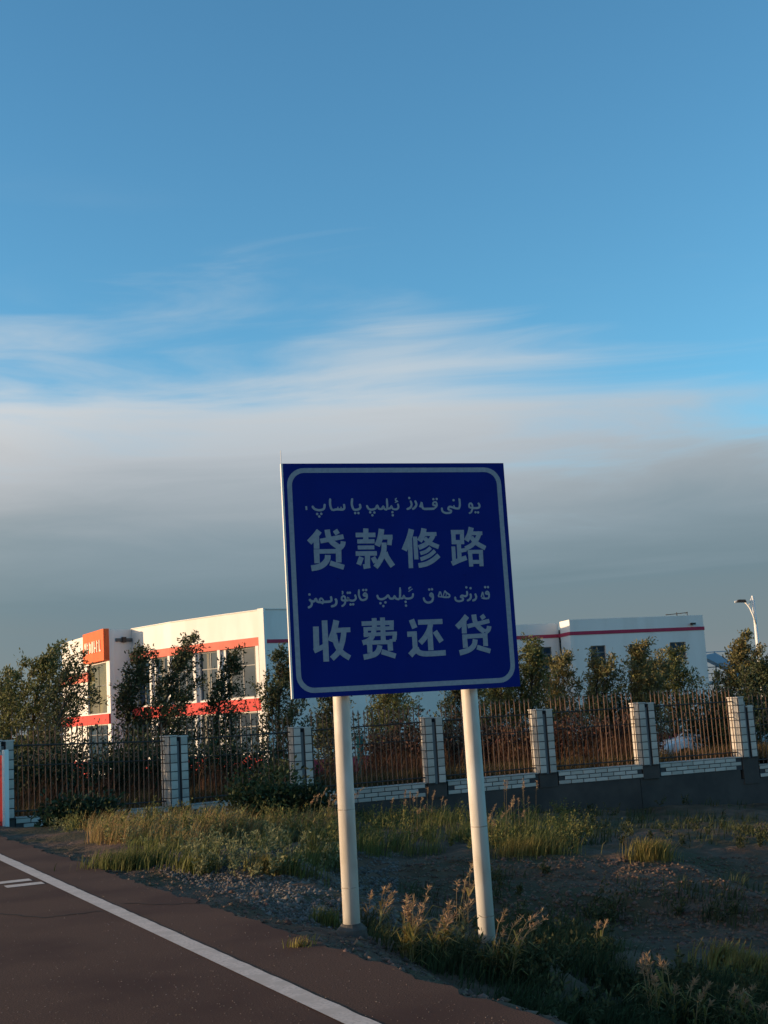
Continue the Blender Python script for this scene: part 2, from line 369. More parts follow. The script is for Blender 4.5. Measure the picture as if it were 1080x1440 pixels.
def wall_with_holes(wl, mb, z0, z1, holes, th=0.3, u0=0.0, u1=None):
    """solid wall with rectangular openings: holes = [(u0,u1,z0,z1)]"""
    u1 = wl.len if u1 is None else u1
    us = sorted({u0, u1, *[h[0] for h in holes], *[h[1] for h in holes]}); zs = sorted({z0, z1, *[h[2] for h in holes], *[h[3] for h in holes]})
    for a, b in zip(us, us[1:]):
        cz = None
        for c, d in zip(zs, zs[1:]):
            mu, mz = (a + b) / 2, (c + d) / 2
            solid = not any(h[0] < mu < h[1] and h[2] < mz < h[3] for h in holes)
            if solid:
                if cz is None: cz = c
                end = d
            if (not solid or d == zs[-1]) and cz is not None:
                wl.box(mb, a, b, -th, 0, cz, end); cz = None
def window(wl, parent, u0, u1, z0, z1, cols=3, rows=2, glass=None, curtain_and_glint=None, inset=0.14, bar=0.05, tr=None):
    f = MB(); w0, w1 = -inset - 0.03, -inset + 0.03
    wl.box(f, u0, u1, w0, w1, z0, z0 + bar); wl.box(f, u0, u1, w0, w1, z1 - bar, z1)
    wl.box(f, u0, u0 + bar, w0, w1, z0 + bar, z1 - bar); wl.box(f, u1 - bar, u1, w0, w1, z0 + bar, z1 - bar)
    fo = f.build('window', FRAME, parent)
    zt = tr or [z0 + (z1 - z0) * k / rows for k in range(1, rows)]
    zz = [z0 + bar] + list(zt) + [z1 - bar]
    uu = [u0 + bar + (u1 - u0 - 2 * bar) * k / cols for k in range(cols + 1)]
    mm = MB()
    for z in zt: wl.box(mm, u0 + bar, u1 - bar, w0 + 0.005, w1 - 0.005, z - bar / 2, z + bar / 2)
    for u in uu[1:-1]:
        for a, b in zip(zz, zz[1:]): wl.box(mm, u - bar / 2, u + bar / 2, w0 + 0.008, w1 - 0.008, a + bar / 2, b - bar / 2)
    mm.build('mullion', FRAME, fo)
    for a, b in zip(uu, uu[1:]):
        for c, d in zip(zz, zz[1:]):
            g = MB(); wl.box(g, a, b, -inset - 0.012 + random.uniform(-.003, .003), -inset - 0.004, c, d); g.build('pane', glass or GLASS, fo)
    if curtain_and_glint:
        for (ca, cb, c0, c1) in curtain_and_glint:
            g = MB(); n = 10
            for k in range(n):
                a = u0 + (u1 - u0) * (ca + (cb - ca) * k / n); b = u0 + (u1 - u0) * (ca + (cb - ca) * (k + 1) / n)
                wl.box(g, a, b - 0.005, -inset - 0.0035, -inset - 0.001 + 0.002 * (k % 2), z0 + (z1 - z0) * c0, z0 + (z1 - z0) * c1)
            g.build('curtain_and_glint', CURT, fo)
GB = -1.35
# --- main block -----------------------------------------------------
pA, pB, pC, pD, pE, pG = (-22.53, 85.23), (-17.12, 75.6), (-15.95, 76.64), (-12.95, 73.39), (-9.62, 70.58), (-6.85, 68.45)
pH = (3.0, 75.7)
HM = 7.9
mainb = empty('main_building', (-12, 78, GB)); mainb_inv = Matrix.Translation((12, -78, -GB))
tag(mainb, 'sunlit cream two storey building with salmon bands and an orange sign panel', 'building')
class RB:
    """build parts in world coordinates under an Empty that stands elsewhere"""
    def __init__(s, root): s.root = root; s.inv = root.location.copy()
def fix(root):
    # parts were written in world coordinates: move their origin frame to the root
    for c in root.children: c.location = Vector(c.location) - root.location
body = MB(); reds = MB(); pil = MB(); rf = MB()
facs = [Wall(pC, pD), Wall(pD, pE), Wall(pE, pG)]
zs_up, ze_up = 3.2, 5.92; zs_lo, ze_lo = 0.15, 2.35
winspec = []
for i, w in enumerate(facs):
    nb = 1
    if i == 0: bays = [(0.35, 2.15), (2.65, w.len - 0.25)]
    elif i == 1: bays = [(0.25, 2.0), (2.4, w.len - 0.25)]
    else: bays = [(0.30, w.len - 0.75)]
    hs = []
    for a, b in bays: hs += [(a, b, zs_up, ze_up), (a, b, zs_lo, ze_lo)]
    wall_with_holes(w, body, GB, HM, hs)
    bnd = MB(); w.box(bnd, 0, w.len, 0.0, 0.14, 5.95, 6.42); bnd.build('upper_band', PINK, mainb)
    bnd = MB(); w.box(bnd, 0, w.len, 0.0, 0.12, 2.42, 3.1); bnd.build('middle_band', RED, mainb)
    bnd = MB(); w.box(bnd, 0, w.len, 0.0, 0.06, GB, 0.0); bnd.build('base_band', RED, mainb)
    cap = MB(); w.box(cap, 0, w.len, -0.32, 0.05, HM, HM + 0.05); cap.build('coping', WHITE, mainb)
    for a, b in bays:
        p_ = MB(); w.box(p_, b + 0.02, b + 0.24, 0.002, 0.16, 3.1, 5.95); w.box(p_, b + 0.02, b + 0.24, 0.002, 0.14, 0.0, 2.42); p_.build('pilaster', WHITE, mainb)
        winspec.append((w, a, b))
for k, (w, a, b) in enumerate(winspec):
    window(w, mainb, a, b, zs_up, ze_up, 2, 2, curtain_and_glint=[(0.0, 0.12, 0.02, 0.98), (0.86, 0.97, 0.02, 0.98)] if k % 2 == 0 else [(0.30, 0.42, 0.05, 0.97), (0.74, 0.97, 0.36, 0.55)], tr=[zs_up + 1.75])  # mid-height right panel: a reflection in the glass, put in as a pale sheet
    window(w, mainb, a, b, zs_lo, ze_lo, 3, 2, curtain_and_glint=[(0.05, 0.2, 0.02, 0.98)] if k % 2 else None, tr=[zs_lo + 1.45])
wc = facs[2]; cpil = MB(); wc.box(cpil, wc.len - 0.42, wc.len + 0.02, 0.003, 0.20, GB, HM + 0.07); cpil.build('corner_pilaster', WHITE, mainb)
dp = MB(); P0 = wc.M @ Vector((wc.len - 0.52, 0.05, 0)); dp.tube([(P0.x, P0.y, 6.5), (P0.x, P0.y, HM)], 0.03, 6); dp.build('downpipe', FRAME, mainb)
# side wall behind the sign
ws = Wall(pG, pH)
wall_with_holes(ws, body, GB, HM, [(2.0, 3.6, 3.4, 5.2), (5.4, 7.0, 3.4, 5.2), (3.0, 4.3, 0.2, 1.8)], u0=0.0)
for a, b, c, d in [(2.0, 3.6, 3.4, 5.2), (5.4, 7.0, 3.4, 5.2), (3.0, 4.3, 0.2, 1.8)]: window(ws, mainb, a, b, c, d, 2, 2)
b_ = MB(); ws.box(b_, 0.0, ws.len, 0.002, 0.03, 6.05, 6.25); b_.build('stripe', MAG, mainb)
b_ = MB(); ws.box(b_, 0.0, ws.len, 0.002, 0.05, GB, -0.42); b_.build('base_band', MAG, mainb)
b_ = MB(); ws.box(b_, 0, ws.len, -0.32, 0.05, HM, HM + 0.05); b_.build('coping', WHITE, mainb)
# tower
wt = Wall(pA, pB); wts = Wall(pB, pC)
uo = wt.u_at(124, 900); ug0 = wt.u_at(123, 960); ug1 = wt.u_at(150, 960)
wall_with_holes(wt, body, GB, HM, [(ug0, ug1, 2.9, 5.95), (ug0, ug1, -0.6, 2.2)])
wall_with_holes(wts, body, GB, HM, [])
window(wt, mainb, ug0, ug1, 2.9, 5.95, 2, 2, glass=GLASSG, tr=[4.6]); window(wt, mainb, ug0, ug1, -0.6, 2.2, 3, 2, tr=[1.6])
b_ = MB(); wt.box(b_, 0, uo - 0.02, 0.002, 0.10, 5.0, 5.55); b_.build('upper_band', PINK, mainb)
b_ = MB(); wt.box(b_, 0, wt.len, 0.002, 0.12, 2.25, 2.85); b_.build('middle_band', RED, mainb)
b_ = MB(); wt.box(b_, 0, ug0 - 0.1, 0.002, 0.06, GB, 0.0); b_.build('base_band', RED, mainb)
op = MB(); wt.box(op, uo, wt.len + 0.02, 0.003, 0.35, 6.05, HM + 0.05); opo = op.build('sign_board', ORANGE, mainb); opo['label'] = 'orange sign panel with raised cream lettering'
# seven raised cream characters, too far off to read: upright strokes as they show
LET = mat('cream_letters', (0.80, 0.76, 0.62), 0.6)
lw = (wt.len - uo); x0 = uo + 0.12 * lw
for k in range(7):
    c0 = x0 + k * lw * 0.118; cw = lw * 0.075; g = MB(); zb, zt_ = 6.62, 7.33
    wt.box(g, c0, c0 + cw * 0.34, 0.352, 0.41, zb, zt_)
    if k in (0, 2, 3): wt.box(g, c0 + cw * 0.62, c0 + cw, 0.352, 0.41, zb + 0.06, zt_ - (0.1 if k == 2 else 0))
    if k in (0, 1, 2, 5): wt.box(g, c0 + cw * 0.34, c0 + cw * 0.62, 0.352, 0.40, zt_ - 0.20, zt_ - 0.10)
    if k in (1, 2, 4): wt.box(g, c0 + cw * 0.34, c0 + cw * (0.62 if k == 2 else 0.9), 0.352, 0.40, zb + 0.22, zb + 0.33)
    if k in (3, 6): wt.box(g, c0 + cw * 0.34, c0 + cw * (0.62 if k == 3 else 0.85), 0.352, 0.40, zb, zb + 0.1)
    g.build('sign_character', LET, opo)
for px_, py_ in ((173, 897),):
    u = wts.u_at(px_, py_); g = MB(); wts.box(g, u - 0.12, u + 0.12, 0.0, 0.2, 7.1, 7.42); g.build('wall_camera', DARKM, mainb)  # small dark camera box on the tower's side wall, no lamp
# back and roof so the block is closed
roofpoly = [pA, pB, pC, pD, pE, pG, pH, (-2.0, 88.0), (-16, 95.0)]
rf.prism([(-9.5 + (x + 9.5) * .95, 80 + (y - 80) * .95, 7.35) for x, y in roofpoly], (0, 0, -0.2)); rf.build('roof', ROOFM, mainb)
for a, b in ((pH, (-2.0, 88.0)), ((-2.0, 88.0), (-16, 95.0)), ((-16, 95.0), pA)):
    w = Wall(a, b); w.box(body, 0, w.len, -0.3, 0, GB, HM)
body.build('wall', WHITE, mainb)
fix(mainb)
# --- low wing -------------------------------------------------------
wing = empty('wing_building', (15, 82, GB)); tag(wing, 'long white flat roofed building in shade with thin magenta stripe, right of the sign', 'building')
HW = 7.0
qA, qB, qC, qD = (1.5, 77.86), (10.75, 80.45), (11.22, 78.55), (20.42, 81.75)
wb = MB()
w1_ = Wall(qA, qB); w2_ = Wall(qB, qC); w3_ = Wall(qC, qD); w4_ = Wall(qD, (18.6, 95)); w5_ = Wall((18.6, 95), (0.5, 91)); w6_ = Wall((0.5, 91), qA)
def hwin(w, x0, x1, z0, z1): return (w.u_at(x0, 915), w.u_at(x1, 915), z0, z1)
h1 = [hwin(w1_, 753, 776, 4.05, 5.45)]
h3 = [hwin(w3_, 831, 852, 4.15, 5.3), hwin(w3_, 886, 908, 4.15, 5.3), hwin(w3_, 943, 965, 4.15, 5.3)]
h3b = [(h[0], h[1], 0.4, 1.9) for h in h3]
wall_with_holes(w1_, wb, GB, HW - 0.05, h1); wall_with_holes(w3_, wb, GB, HW, h3 + h3b)
w2_.box(wb, 0.302, w2_.len - 0.003, -0.3, 0, GB, HW); 
for w in (w4_, w5_, w6_): w.box(wb, 0.31, w.len - 0.01, -0.3, 0, GB, HW)
for h in h1: window(w1_, wing, *h, cols=2, rows=2, bar=0.06, tr=[h[3] - 0.45])
for h in h3 + h3b: window(w3_, wing, *h, cols=2, rows=2, bar=0.06, tr=[h[3] - 0.42])
for h in h3 + h1:
    w = w1_ if h in h1 else w3_; g = MB(); w.box(g, h[0] - 0.08, h[1] + 0.08, 0.002, 0.1, h[2] - 0.08, h[2]); g.build('sill', WHITE, wing)
for w, a, b in ((w1_, 0, w1_.len - 0.04), (w3_, -0.03, w3_.len + 0.03), (w2_, 0.04, w2_.len - 0.001)):
    g = MB(); w.box(g, a, b, 0.002, 0.035, 6.02, 6.24); g.build('stripe', MAG, wing)
    g = MB(); w.box(g, a, b, 0.002, 0.05, GB, -0.42); g.build('base_band', MAG, wing)
rf = MB(); rf.prism([(x, y, 6.5) for x, y in ((2.2, 78.5), (10.6, 80.9), (11.6, 79.2), (20.0, 82.0), (18.3, 94.6), (1.0, 90.6))], (0, 0, -0.2)); rf.build('roof', ROOFM, wing)
u = w3_.u_at(973, 878); g = MB(); w3_.box(g, u - 0.16, u + 0.14, 0.05, 0.25, 6.38, 6.5); w3_.box(g, u - 0.03, u + 0.03, 0.0, 0.06, 6.36, 6.52); g.build('wing_camera', DARKM, wing)  # dark camera on a bracket at the wing's wall, gives no light
wb.build('wall', WHITE, wing)
fix(wing)
# antenna on the wing's roof
an = atd(952, 866, 84.5); ab = MB(); z0 = 6.5
ab.tube([(an[0], an[1], z0), (an[0], an[1], z0 + 0.95)], 0.03, 6)
ab.tube([(an[0] - 0.75, an[1], z0 + 0.82), (an[0] + 0.75, an[1], z0 + 0.9)], 0.025, 5)
ab.tube([(an[0] + 0.7, an[1], z0), (an[0] + 0.7, an[1], z0 + 0.95)], 0.025, 5)
for k in range(5): ab.tube([(an[0] - 0.7 + k * 0.33, an[1] - 0.3, z0 + 0.84), (an[0] - 0.7 + k * 0.33, an[1] + 0.3, z0 + 0.86)], 0.014, 4)
tag(ab.build('roof_antenna', DARKM), 'small dark roof aerial above the magenta stripe near the right end', 'antenna')
# grey shed at the right edge
g = empty('grey_shed', (31.5, 98, GB)); tag(g, 'grey shed with a dark roof line cut by the right edge of the photo', 'building')
b = MB(); b.box(-0.5, 9, 0, 6, 0, 5.1); b.build('wall', mat('grey_sheet', (0.16, 0.18, 0.19), 0.7, (0.12, 0.14, 0.15), 1.0), g)
b = MB(); b.box(-0.8, 9.3, -0.3, 6.3, 5.1, 5.35); b.build('roof', mat('shed_roof', (0.07, 0.085, 0.09), 0.7), g)
for k in range(4):
    b = MB(); b.box(-0.45 + k * 2.3, 1.2 + k * 2.3, -0.04, -0.002, 3.3, 4.3); b.build('window', GLASS, g)
# railing with a pale blue slide-like sheet, between the wing and the lamp
PALE = mat('pale_blue_sheet', (0.38, 0.46, 0.56), 0.5); RAILM = mat('galvanised', (0.42, 0.43, 0.44), 0.5, metallic=0.3)
rl = empty('rooftop_railing', (24.5, 92, GB)); tag(rl, 'galvanised steel railing platform between the white wing and the street lamp', 'railing')
b = MB(); b.box(-2.6, 4.2, 0, 3, 3.9, 4.15); b.build('platform', RAILM, rl)
for k in range(5):
    b = MB(); b.tube([(-2.5 + k * 1.6, 0.1, 0), (-2.5 + k * 1.6, 0.1, 6.3 if k in (1, 2, 3) else 5.4)], 0.05, 6); b.build('post', RAILM, rl)
for z in (4.7, 5.15, 6.25):
    b = MB(); b.tube([(-2.6, 0.02, z), (4.2 if z < 6 else 2.6, 0.02, z)], 0.035, 5); b.build('rail', RAILM, rl)
b = MB(); b.prism([(-1.9, -0.6, 6.0), (-0.9, -0.6, 6.15), (1.1, -0.6, 4.85), (0.9, -0.6, 4.2), (0.4, -0.6, 4.2), (0.2, -0.6, 4.75)], (0, 1.6, 0))
tag(b.build('awning_sheet', PALE, None, loc=(24.3, 91.6, GB)), 'pale blue slanted sheet standing at the railing platform', 'awning')

# ------------------------------------------------------------------ street lamp
LAMPW = mat('lamp_paint', (0.72, 0.71, 0.68), 0.45)
lb = atd(1073, 975, 66.0)
LD = 66.0
lp = empty('street_lamp', (lb[0], lb[1], GB)); tag(lp, 'white double-stemmed street lamp rising behind the trees at the right', 'street lamp')
ztop = float(atd(1057, 838, LD)[2] - GB)
b = MB(); b.tube([(0, 0, 0), (0, 0, ztop * 0.5), (0, 0, ztop)], [0.15, 0.12, 0.07], 10); b.build('pole', LAMPW, lp, True)
b = MB(); b.tube([(-0.02, -0.14, ztop - 1.5), (-0.12, -0.12, ztop - 1.0), (-0.24, -0.1, ztop - 0.62), (-0.38, -0.08, ztop - 0.40), (-0.48, -0.06, ztop - 0.30)], [0.05, 0.05, 0.05, 0.045, 0.04], 8); b.build('arm', LAMPW, lp, True)
b = MB(); b.tube([(-0.26, 0.0, ztop - 0.60), (-0.16, 0, ztop - 0.3), (-0.05, 0, ztop - 0.08)], 0.035, 6); b.build('brace', LAMPW, lp, True)
b = MB(); b.prism([(-0.86, -0.16, ztop - 0.24), (-0.80, -0.16, ztop - 0.16), (-0.44, -0.16, ztop - 0.18), (-0.38, -0.16, ztop - 0.32), (-0.82, -0.16, ztop - 0.30)], (0, 0.3, 0)); b.build('lamp_head', DARKM, lp)
b = MB(); b.tube([(-0.88, 0, ztop - 0.26), (-0.97, 0, ztop - 0.27)], 0.06, 6); b.build('lamp_nose', LAMPW, lp)

# ------------------------------------------------------------------ fence
TILE = [mat('tile_%s' % n, c, 0.55, tuple(k * 0.88 for k in c[:3]), 6, spec=0.35) for n, c in (('a', (0.47, 0.44, 0.39)), ('b', (0.41, 0.385, 0.345)), ('c', (0.54, 0.50, 0.45)))]
GROUT = mat('dark_grout', (0.055, 0.055, 0.058), 0.9)
CONC = mat('fence_concrete', (0.045, 0.043, 0.042), 0.9, (0.070, 0.064, 0.060), 1.5, bump=0.4, bscale=25)
WEB = mat('pillar_web', (0.26, 0.26, 0.26), 0.9)
RUST = mat('rusty_iron', (0.20, 0.11, 0.070), 0.6, (0.12, 0.075, 0.055), 5.0, metallic=0.2)
RAILD = mat('rail_iron', (0.05, 0.040, 0.035), 0.6)
fence = empty('boundary_fence', (FENCE[4][0], FENCE[4][1], -1.2)); tag(fence, 'iron picket fence with paired white tiled pillars on a low white brick wall', 'fence')
fl = Vector(fence.location)
def tile_mesh(nm, w, h, t, m):
    b = MB(); b.bbox(-w / 2, w / 2, -h / 2, h / 2, 0, t, 0.004); me = bpy.data.meshes.new(nm); me.from_pydata(b.v, [], b.f); me.materials.append(m); return me
NR = 8; PH = 1.80; TH_ = PH / NR
tfm = [tile_mesh('tile', 0.19, TH_ - 0.022, 0.014, m) for m in TILE]
tsm = [tile_mesh('tile', 0.235, TH_ - 0.022, 0.014, m) for m in TILE]
brm = [tile_mesh('brick', 0.365, 0.098, 0.02, m) for m in TILE]
pkm = {}
def picket_mesh(ring, h):
    b = MB(); b.tube([(0, 0, 0), (0, 0, h - 0.14)], 0.015, 5); b.add([(-.03, 0, h - .12), (0, -.012, h - .12), (.03, 0, h - .12), (0, .012, h - .12), (0, 0, h), (0, 0, h - .17)], [(0, 1, 4), (1, 2, 4), (2, 3, 4), (3, 0, 4), (1, 0, 5), (2, 1, 5), (3, 2, 5), (0, 3, 5)])
    if ring:
        n = 10
        pts = [(0.07 + 0.052 * cos(2 * pi * k / n), 0, h - 0.78 + 0.065 * sin(2 * pi * k / n)) for k in range(n + 1)]
        b.tube(pts, 0.011, 4, cap=False)
    me = bpy.data.meshes.new('picket'); me.from_pydata(b.v, [], b.f); me.materials.append(RUST); return me
pk = [picket_mesh(False, 2.16), picket_mesh(True, 2.16)]
def place(nm, me, parent, M):
    o = bpy.data.objects.new(nm, me); COL.objects.link(o); o.parent = parent; o.matrix_local = M; return o
def wall_z(i):      # top of the brick course at node i
    return {0: -0.02, 1: -0.08, 2: -0.24, 3: -0.22, 4: -0.17, 5: -0.14, 6: -0.13, 7: -0.14}.get(i, -0.42)
def fr(A, ang): return Matrix.Translation((A[0] - fl.x, A[1] - fl.y, 0 - fl.z)) @ Matrix.Rotation(ang, 4, 'Z')
tan_at = []
for i in range(len(FENCE)):
    a = FENCE[max(i - 1, 0)]; b = FENCE[min(i + 1, len(FENCE) - 1)]
    tan_at.append(atan2(b[1] - a[1], b[0] - a[0]))
for i, A in enumerate(FENCE):
    M = fr(A, tan_at[i]); zb = wall_z(i)
    core = MB(); s1 = (0.12, 0.32); s2 = (0.42, 0.64); dep = 0.27
    hs = (PH, PH - 0.02 if i != 7 else PH - 0.3)
    for (a, b), hh in ((s1, hs[0]), (s2, hs[1])): core.box(a, b, -dep, dep, zb - 0.02, zb + hh, M)
    pil_o = core.build('pillar', GROUT, fence)
    lk = MB(); lk.box(0.321, 0.419, -0.20, 0.15, zb - 0.02, zb + PH - 0.12, M); lk.build('web', WEB, pil_o)
    capb = MB()
    for (a, b), hh in ((s1, hs[0]), (s2, hs[1])): capb.bbox(a - 0.016, b + 0.016, -dep - 0.016, dep + 0.016, zb + hh + 0.001, zb + hh + 0.035, 0.006, M)
    capb.build('cap', TILE[2], pil_o)
    for k in range(NR):
        for j, (a, b) in enumerate((s1, s2)):
            if j == 1 and i == 7 and k == NR - 1: continue
            zc = zb + TH_ * (k + 0.5)
            Mf = M @ Matrix.Translation(((a + b) / 2, -dep, zc)) @ Matrix.Rotation(pi / 2, 4, 'X') @ Matrix.Rotation(random.gauss(0, .006), 4, 'Z')
            place('tile', random.choice(tfm), pil_o, Mf)
            for q in (-0.125, 0.125):
                if j == 1 or (q > 0 and False): continue
                Ms = M @ Matrix.Translation((a, q, zc)) @ Matrix.Rotation(-pi / 2, 4, 'Y') @ Matrix.Rotation(pi / 2, 4, 'Z')
                if i >= 1: place('tile', random.choice(tsm), pil_o, Ms)
    cb = MB(); cb.box(0.10, 0.66, -0.232, 0.26, zb - (0.40 if i != 7 else 0.80), zb - 0.021, M); cb.build('pillar_base', CONC, fence)
zpl = -1.9
for i in range(len(FENCE) - 1):
    A = Vector(FENCE[i]).to_3d(); B = Vector(FENCE[i + 1]).to_3d(); d = B - A; ln = d.length; ang = atan2(d.y, d.x); M = fr(A, ang)
    zA, zB = wall_z(i), wall_z(i + 1)
    if i >= 7: zA = -0.42
    slope = (zB - zA) / ln; u0, u1 = 0.70, ln + 0.08
    def zz(u): return zA + slope * u
    pb = MB(); pb.add([tuple(M @ Vector(v)) for v in [(0, -.20, zpl), (ln, -.20, zpl), (ln, -.20, zz(ln) - .37), (0, -.20, zz(0) - .37), (0, .2, zpl), (ln, .2, zpl), (ln, .2, zz(ln) - .37), (0, .2, zz(0) - .37)]],
                     [(0, 1, 2, 3), (5, 4, 7, 6), (3, 2, 6, 7), (0, 4, 5, 1), (0, 3, 7, 4), (1, 5, 6, 2)]); pb.build('plinth', CONC, fence)
    cw = MB(); cw.add([tuple(M @ Vector(v)) for v in [(u0, -.20, zz(u0) - .368), (u1, -.20, zz(u1) - .368), (u1, -.20, zz(u1)), (u0, -.20, zz(u0)), (u0, .16, zz(u0) - .368), (u1, .16, zz(u1) - .368), (u1, .16, zz(u1)), (u0, .16, zz(u0))]],
                     [(0, 1, 2, 3), (5, 4, 7, 6), (3, 2, 6, 7), (0, 4, 5, 1), (0, 3, 7, 4), (1, 5, 6, 2)]); cwo = cw.build('low_wall', GROUT, fence)
    for r in range(3):
        u = u0 + (0.19 if r % 2 else 0.0); 
        while u + 0.3 < u1:
            c = u + 0.19; Mb = M @ Matrix.Translation((c, -0.20, zz(c) - 0.058 - 0.118 * r)) @ Matrix.Rotation(-atan(slope), 4, 'Y') @ Matrix.Rotation(pi / 2, 4, 'X') @ Matrix.Translation((0, 0, random.uniform(-.004, .002)))
            place('brick', random.choice(brm), cwo, Mb); u += 0.388
    lid = MB(); lid.add([tuple(M @ Vector(v)) for v in [(u0, -.225, zz(u0) + .002), (u1, -.225, zz(u1) + .002), (u1, -.225, zz(u1) + .028), (u0, -.225, zz(u0) + .028), (u0, .17, zz(u0) + .002), (u1, .17, zz(u1) + .002), (u1, .17, zz(u1) + .028), (u0, .17, zz(u0) + .028)]],
                     [(0, 1, 2, 3), (5, 4, 7, 6), (3, 2, 6, 7), (0, 4, 5, 1), (0, 3, 7, 4), (1, 5, 6, 2)]); lid.build('coping', TILE[1], cwo)
    for zr, rr in ((1.70, 0.020), (0.16, 0.020), (1.22, 0.013)):
        rb = MB(); rb.tube([M @ Vector((u0 - .03, 0, zz(u0) + zr)), M @ Vector((u1 + .03, 0, zz(u1) + zr))], rr, 5); rb.build('rail', RAILD, fence)
    n = int((u1 - u0) / 0.148)
    for k in range(n + 1):
        u = u0 + 0.03 + (u1 - u0 - 0.06) * k / n
        Mp = M @ Matrix.Translation((u + random.gauss(0, .006), 0.03, zz(u) + 0.02 + random.gauss(0, .01))) @ Matrix.Rotation(random.gauss(0, .010), 4, 'Y')
        place('picket', pk[k % 2], fence, Mp)
print('fence parts', len(fence.children))

# ------------------------------------------------------------------ road sign
SD = 12.0; SYAW = radians(16.2)
# sign plane found from the photo's four corners
ea = Vector((cos(SYAW), sin(SYAW), 0)); en = Vector((sin(SYAW), -cos(SYAW), 0))       # along, and out of the face
cc = Vector(atd(562, 812, SD))
def on_sign(x, y):
    """survey point of the photo -> (u, v) on the sign's face"""
    d = Vector(ray(x, y)); o = Vector((0, 0, EYE)); k = (cc - o).dot(en) / d.dot(en); q = o + d * k - cc; return q.dot(ea), q.z
cor = [on_sign(*p) for p in ((395.5, 651), (709, 652), (732, 967), (411.5, 981))]
SU0 = (cor[0][0] + cor[3][0]) / 2; SU1 = (cor[1][0] + cor[2][0]) / 2; SV1 = (cor[0][1] + cor[1][1]) / 2; SV0 = (cor[2][1] + cor[3][1]) / 2
print('sign corners', [(round(a, 3), round(b, 3)) for a, b in cor], SU0, SU1, SV0, SV1)
# photo (slightly keystoned by its lens) -> upright rectangle
def uv(x, y):
    u, v = on_sign(x, y)
    best = (u - SU0) / (SU1 - SU0), (v - SV0) / (SV1 - SV0)
    s, t = best
    for _ in range(6):
        (a0, b0), (a1, b1), (a2, b2), (a3, b3) = cor
        pu = (a3 * (1 - s) + a2 * s) * (1 - t) + (a0 * (1 - s) + a1 * s) * t
        pv = (b3 * (1 - s) + b2 * s) * (1 - t) + (b0 * (1 - s) + b1 * s) * t
        s -= (pu - u) / (SU1 - SU0); t -= (pv - v) / (SV1 - SV0)
    return SU0 + s * (SU1 - SU0), SV0 + t * (SV1 - SV0)
BLUE = mat('sign_blue', (0.0032, 0.0170, 0.190), 0.6, (0.0028, 0.0145, 0.165), 2.0, spec=0.08)
LETM = mat('sign_letters', (0.27, 0.325, 0.39), 0.6, (0.225, 0.275, 0.34), 30.0, spec=0.3)
ALU = mat('sign_aluminium', (0.62, 0.62, 0.62), 0.45, metallic=0.3)
POLE = mat('pole_paint', (0.68, 0.66, 0.63), 0.5, (0.60, 0.58, 0.545), 5, (0.4, 0.8), 0.15, 60, spec=0.3, col3=(0.50, 0.46, 0.41), n3=4.5, stretch=(1, 1, 0.3))
sign = empty('road_sign', (cc.x, cc.y, -0.3)); tag(sign, 'big blue road sign with Uyghur and Chinese lettering on two white poles', 'road sign')
S2L = Matrix(((ea.x, en.x, 0, 0), (ea.y, en.y, 0, 0), (0, 0, 1, cc.z + 0.3), (0, 0, 0, 1)))     # (u, out, v) -> the sign's own frame
pan = MB(); pan.box(SU0 + 0.012, SU1 - 0.004, -0.022, 0.0, SV0, SV1, S2L); pano = pan.build('panel', BLUE, sign)
rim = MB()
rim.box(SU0 - 0.006, SU0 + 0.011, -0.04, 0.0, SV0, SV1, S2L); rim.build('edge_trim', mat('trim', (0.74, 0.73, 0.70), 0.5), sign)
bk = MB(); bk.box(SU0 + 0.02, SU1 - 0.02, -0.034, -0.0235, SV0 + 0.02, SV1 - 0.02, S2L)
for v in (SV0 + 0.35, (SV0 + SV1) / 2, SV1 - 0.35): bk.box(SU0 + 0.05, SU1 - 0.05, -0.085, -0.035, v - 0.035, v + 0.035, S2L)
bk.build('back_frame', ALU, sign)
rod = MB(); a_ = uv(395.5, 651); rod.tube([S2L @ Vector((SU0 + 0.004, -0.03, SV1 - 0.3)), S2L @ Vector((SU0 + 0.004, -0.03, SV1 + 0.135))], 0.004, 6); rod.build('thin_rod', mat('rod', (0.7, 0.7, 0.7), 0.5), sign)
# lettering and border: cut sheets laid on the face
def sheet(polys, name, lift=0.001, step=0.00022):
    vs = []; fs = []
    for k, poly in enumerate(polys):
        o = len(vs)
        for (u, v) in poly[0]: vs.append(tuple(S2L @ Vector((u, lift + step * k, v))))
        for f in poly[1]: fs.append(tuple(i + o for i in f))
    me = bpy.data.meshes.new(name); me.from_pydata(vs, [], fs); me.materials.append(LETM)
    bm = bmesh.new(); bm.from_mesh(me)
    for f in bm.faces:
        f.normal_update()
        if f.normal.dot(en) < 0: f.normal_flip()
    bm.to_mesh(me); bm.free()
    return link(name, me, pano)
def smooth_pts(P, n=3):
    if len(P) < 3: return P
    out_ = []
    for i in range(len(P) - 1):
        p0 = P[max(i - 1, 0)]; p1 = P[i]; p2 = P[i + 1]; p3 = P[min(i + 2, len(P) - 1)]
        for k in range(n):
            t = k / n
            out_.append(tuple(0.5 * ((2 * p1[j]) + (-p0[j] + p2[j]) * t + (2 * p0[j] - 5 * p1[j] + 4 * p2[j] - p3[j]) * t * t + (-p0[j] + 3 * p1[j] - 3 * p2[j] + p3[j]) * t ** 3) for j in (0, 1)))
    out_.append(P[-1]); return out_
